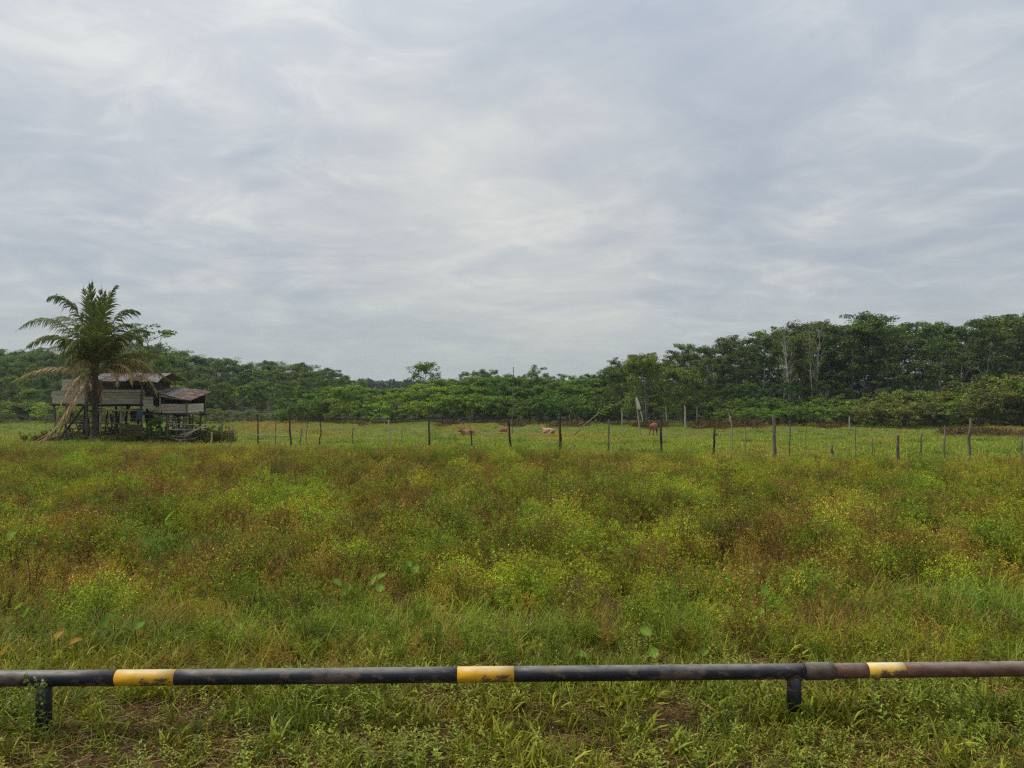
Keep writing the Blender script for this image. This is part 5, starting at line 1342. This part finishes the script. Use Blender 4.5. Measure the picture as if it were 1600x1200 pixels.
def ensure_skin():
    """skin layer needs the operator-free path: a modifier created on a mesh adds the layer itself"""
ensure_skin()
cow(1021, 680, 80, 'stand', M_COW, R(60), 'reddish brown cow standing and grazing near the leaning post')
cow(731, 683, 66, 'lie', M_COW, R(232), 'brown cow lying in the grass, leftmost of the cattle', .95)
cow(858, 677, 74, 'lie', M_PALECOW, R(145), 'pale tan cow lying in the pasture left of the bamboo pole', .85)
cow(786, 674, 84, 'lie', M_COW, R(20), 'small brown calf lying far back between the two larger lying cows', .62)

# ------------------------------------------------------------------ broad-leaved plants in the meadow
BL = [(95, 995, 2, 'y', 'plant with a large yellowed round leaf low at the left behind the rail'), (30, 950, 3, 'g', 'plant with broad green leaves at the far left of the field'), (8, 1022, 1, 'y', 'plant with a yellow brown leaf at the left edge above the rail'),
      (182, 968, 2, 'g', 'plant with pale round green leaves left of the first yellow rail band'), (215, 980, 1, 'g', 'single round leaf plant above the first yellow rail band'), (530, 913, 3, 'g', 'plant with a pair of big rounded leaves left of centre'),
      (594, 903, 3, 'g', 'taller plant with upright big leaves just right of the pair of rounded leaves'), (640, 884, 2, 'g', 'small plant with two broad leaves farther back near centre'), (1195, 928, 1, 'g', 'plant with one wide tilted leaf in the dark gap at the right'),
      (1185, 958, 2, 'g', 'plant with yellowish broad leaves below the wide tilted leaf'), (1012, 990, 1, 'g', 'plant with a small upright oval leaf right of centre'), (1022, 1024, 1, 'g', 'plant with a green oval leaf just above the rail right of centre'),
      (1097, 1022, 2, 'g', 'plant with bright lime oval leaves just above the rail'), (908, 1026, 1, 'g', 'plant with a pale upright leaf above the rail near the middle band'), (1136, 912, 2, 'g', 'plant with bluish leaves behind the dark gap at the right'),
      (262, 812, 2, 'g', 'plant with bright broad leaves in the green patch at the left'), (20, 838, 2, 'g', 'plant with pale round leaves far left in mid field')]
def broad_plants():
    r = np.random.RandomState(41)
    for (px, py, n, c, lab) in BL:
        h = .50 if py < 1000 else .40
        d = (CAMZ + .14 - h) * F / (py - HOR); x = (px - 800) / F * d; g = gz(x, d); h = CAMZ - (py - HOR) / F * d - g
        t = thing('broadleaf_plant', lab, 'plant', (x, d, g)); mb = MB()
        hs = []
        for k in range(n):
            a = r.uniform(0, 6.28); q = Vector((math.cos(a) * .09 * (k > 0), math.sin(a) * .05 * (k > 0) - .02, h - .06 * k)); hs.append(q)
            mb.tube([(0, 0, -.03), (q.x * .3, q.y * .3, q.z * .6), q], [.0045, .004, .0025], 5, (.08, .10, .03))
        part('stem', mb.mesh('stem', M_BIGLEAF), t)
        for q in hs:
            col = np.array((.30, .20, .05)) if c == 'y' else np.array((.15, .24, .045)) * r.uniform(.8, 1.25)
            L_ = r.uniform(.075, .115) * np.interp(d, [6, 12], [1, 1.5]); W = L_ * r.uniform(.7, .95)
            m = MB(); rows = 7; vs = []
            for i in range(rows + 1):
                u = i / rows; w = W / 2 * math.sin(math.pi * min(.98, u * .9 + .08)) ** .7
                for j in (-1, -.5, 0, .5, 1): vs.append((w * j, L_ * (u - .1), .02 * abs(j) - .05 * u * u * L_ * 8 * .3 + r.normal(0, .0015)))
            fs = [(i * 5 + j, i * 5 + j + 1, (i + 1) * 5 + j + 1, (i + 1) * 5 + j) for i in range(rows) for j in range(4)]
            cc = np.array([col * (1.25 if k_ % 5 == 2 else r.uniform(.9, 1.1)) for k_ in range(len(vs))])
            m.add(vs, fs, cc)
            part('leaf', m.mesh('leaf', M_BIGLEAF, True), t, q, rot=(r.uniform(.4, 1.2), r.uniform(-.4, .4), r.uniform(-1.2, 1.2)))
broad_plants()

# ------------------------------------------------------------------ pipe rail
def pipe_materials():
    def pm(name, base, rust_amt, dusty_sheen=(.22, .215, .19), dmax=.75, rc=((.035, .024, .02), (.08, .055, .044), (.13, .092, .072))):
        m, nt, N, L = new_mat(name)
        out = N('ShaderNodeOutputMaterial'); p = N('ShaderNodeBsdfPrincipled'); tc = N('ShaderNodeTexCoord')
        mp = N('ShaderNodeMapping'); mp.inputs['Scale'].default_value = (.55, 1, 1); L(tc.outputs['Object'], mp.inputs[0])
        v = mp.outputs[0]
        n1 = noisen(N, L, v, 2.6, 9, .62, .3); n2 = noisen(N, L, v, 14, 9, .68, .2); n3 = noisen(N, L, v, 90, 4, .6)
        a = N('ShaderNodeMath'); a.operation = 'MULTIPLY_ADD'; L(n2, a.inputs[0]); a.inputs[1].default_value = .5; L(n1, a.inputs[2])
        wear = rampn(N, L, a.outputs[0], [(rust_amt, (0, 0, 0)), (min(rust_amt + .05, 1), (1, 1, 1))])
        rust = rampn(N, L, n2, [(.3, rc[0]), (.5, rc[1]), (.7, rc[2])])
        paint = mixn(N, L, .18, base, rampn(N, L, n3, [(.3, tuple(b * .5 for b in base)), (.7, tuple(min(b * 1.6 + .02, 1) for b in base))]))
        c = mixn(N, L, wear, paint, rust)
        # dusty sky sheen painted into the colour, paler on the upward side
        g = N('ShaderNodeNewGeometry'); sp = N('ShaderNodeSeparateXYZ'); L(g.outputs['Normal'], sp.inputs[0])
        sheen_fac = N('ShaderNodeMath'); sheen_fac.operation = 'MULTIPLY'
        L(rampn(N, L, sp.outputs['Z'], [(.45, (0, 0, 0)), (.95, (1, 1, 1))]), sheen_fac.inputs[0]); L(rampn(N, L, n2, [(.32, (.15, .15, .15)), (.55, (dmax, dmax, dmax))]), sheen_fac.inputs[1])
        c = mixn(N, L, sheen_fac.outputs[0], c, dusty_sheen)
        L(c, p.inputs['Base Color'])
        L(rampn(N, L, wear, [(0, (.5, .5, .5)), (1, (.85, .85, .85))]), p.inputs['Roughness']); p.inputs['Specular IOR Level'].default_value = .35
        b = N('ShaderNodeBump'); b.inputs['Strength'].default_value = .35; b.inputs['Distance'].default_value = .004
        h = N('ShaderNodeMath'); h.operation = 'ADD'; L(n3, h.inputs[0]); L(wear, h.inputs[1]); L(h.outputs[0], b.inputs['Height']); L(b.outputs[0], p.inputs['Normal'])
        L(p.outputs[0], out.inputs['Surface'])
        return m
    return (pm('black_pipe_paint', (.012, .013, .019), .745), pm('worn_pipe_paint', (.03, .02, .018), .56, rc=((.05, .024, .016), (.13, .062, .04), (.17, .115, .09))), pm('yellow_band_paint', (.66, .36, .015), .80, dusty_sheen=(.50, .47, .34), dmax=.95), pm('flaking_yellow_paint', (.68, .42, .05), .775, dusty_sheen=(.62, .60, .50), dmax=.95, rc=((.05, .024, .016), (.13, .062, .04), (.17, .115, .09))), pm('rusty_sleeve', (.07, .042, .034), .62), pm('post_paint', (.010, .011, .015), .84))
MP_B, MP_W, MP_Y, MP_YF, MP_S, MP_P = pipe_materials()

def rail():
    r0 = .0505
    def axis(px):
        # the rail runs a little farther away towards the right
        cy = np.interp(px, [-200, 0, 230, 760, 1240, 1600, 1800], [1060, 1058.5, 1057.2, 1052, 1047.3, 1043.2, 1041.5])
        d = np.interp(px, [-200, 1800], [4.98, 5.22])
        return PX(px, cy, d)
    base = axis(650); gx = gz(base.x, base.y)
    root = thing('pipe_rail', 'black and yellow painted steel pipe rail with rusty joint crossing the foreground', 'guard rail', (base.x, base.y, gx))
    def run(name, x0, x1, rr, mat, label=None, dz=0.0, n=24, seams=()):
        mb = MB(); xs = np.linspace(x0, x1, n); pts = [axis(x) + Vector((0, 0, dz)) for x in xs]
        org = pts[len(pts) // 2]
        mb.tube([p - org for p in pts], rr, 28)
        me = mb.mesh(name, mat)
        # smooth sides, flat caps
        for p in me.polygons: p.use_smooth = len(p.vertices) == 4
        return part(name, me, root, org - root.location, label)
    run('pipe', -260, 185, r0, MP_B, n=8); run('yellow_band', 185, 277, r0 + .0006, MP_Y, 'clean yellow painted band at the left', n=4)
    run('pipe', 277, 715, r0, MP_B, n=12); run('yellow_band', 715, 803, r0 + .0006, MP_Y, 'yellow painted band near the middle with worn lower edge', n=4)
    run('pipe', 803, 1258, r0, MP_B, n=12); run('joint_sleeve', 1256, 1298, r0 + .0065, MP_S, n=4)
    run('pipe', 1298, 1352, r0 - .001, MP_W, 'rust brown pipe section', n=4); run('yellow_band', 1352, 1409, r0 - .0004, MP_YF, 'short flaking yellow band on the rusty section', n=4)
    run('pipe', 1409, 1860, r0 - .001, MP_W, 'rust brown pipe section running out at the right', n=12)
    # weld beads either side of the sleeve
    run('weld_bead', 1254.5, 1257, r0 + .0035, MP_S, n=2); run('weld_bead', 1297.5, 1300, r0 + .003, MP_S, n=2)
    for px in (72, 1239):
        a = axis(px); g = gz(a.x, a.y); mb = MB()
        mb.tube([Vector((0, 0, g - a.z - .3)), Vector((0, 0, (g - a.z) / 2)), Vector((0, 0, -.03))], .047, 24)
        me = mb.mesh('post', MP_P)
        for p in me.polygons: p.use_smooth = len(p.vertices) == 4
        o = part('post', me, root, a - root.location)
        mb = MB()   # weld collar under the pipe
        n = 28; R1 = .047
        vs = []
        for i in range(n):
            th = 6.283 * i / n; x, y = math.cos(th) * (R1 + .003), math.sin(th) * (R1 + .003); zc = -math.sqrt(max(r0 ** 2 - min(y * y, r0 ** 2 * .98), 0)) - .002
            for (dr, dz) in ((0.0, -.010), (.006, -.004), (.004, .004)): vs.append((x * (1 + dr / R1), y * (1 + dr / R1), zc + dz))
        fs = [(i * 3 + j, ((i + 1) % n) * 3 + j, ((i + 1) % n) * 3 + j + 1, i * 3 + j + 1) for i in range(n) for j in (0, 1)]
        mb.add(vs, fs); part('weld', mb.mesh('weld', MP_S, True), o)
rail()

# weeds twined round the left rail post
def post_creeper():
    r = np.random.RandomState(51); c = PX(72, 1130, 4.97); g = gz(c.x, c.y)
    t = thing('climbing_weed', 'small pale flowered weed growing up against the left rail post', 'weed', (c.x, c.y - .09, g))
    mb = MB(); lb = MB(); P = []
    for s_ in range(5):
        p = Vector((r.uniform(-.08, .1), r.uniform(-.03, .0), 0)); pts = [p]
        for k in range(6): p = p + Vector((r.normal(0, .022), r.normal(0, .01), r.uniform(.05, .085))); pts.append(p.copy())
        mb.tube(pts, .0016, 4, (.11, .13, .05)); P += [tuple(q + Vector(r.normal(0, .014, 3))) for q in pts[1:] for _ in range(4)]
    part('stems', mb.mesh('stems', M_BIGLEAF), t)
    rleaves(lb, r, np.array(P), .03, .6, varcol(r, len(P), (.09, .15, .03), (.14, .2, .05)), .4); part('leaves', lb.mesh('leaves', M_BIGLEAF), t)
    for k in range(9):
        q = P[r.randint(len(P))]; fb = MB(); a = np.linspace(0, 6.283, 6)[:-1]
        cc = np.array(q) + np.array([0, -.012, .02]); Pp = np.array([cc + np.array([math.cos(x), 0.1, math.sin(x)]) * .005 for x in a])
        A = np.array([[math.cos(x), .1, math.sin(x)] for x in a]); A = unit(A); Nn = np.tile([0, -1.0, .1], (5, 1)); B = np.cross(Nn, A)
        fb.leaves(Pp, A, B, Nn, np.full(5, .009), np.full(5, .006), np.tile([.6, .58, .66], (5, 1))); part('flower', fb.mesh('flower', M_BIGLEAF), t)
post_creeper()

# ------------------------------------------------------------------ haze
def haze(dens=0.00022):
    mb = MB(); x0, x1, y0, y1, z0, z1 = -1150, 1150, -40, 1550, -6, 26
    mb.box(((x0 + x1) / 2, (y0 + y1) / 2, (z0 + z1) / 2), (x1 - x0, y1 - y0, z1 - z0))
    m, nt, N, L = new_mat('haze_air')
    out = N('ShaderNodeOutputMaterial'); v = N('ShaderNodeVolumePrincipled')
    v.inputs['Color'].default_value = (.80, .88, 1.0, 1); v.inputs['Density'].default_value = dens; v.inputs['Anisotropy'].default_value = .2
    L(v.outputs[0], out.inputs['Volume'])
    tagit(part('haze', mb.mesh('haze', m)), kind='stuff')
haze()
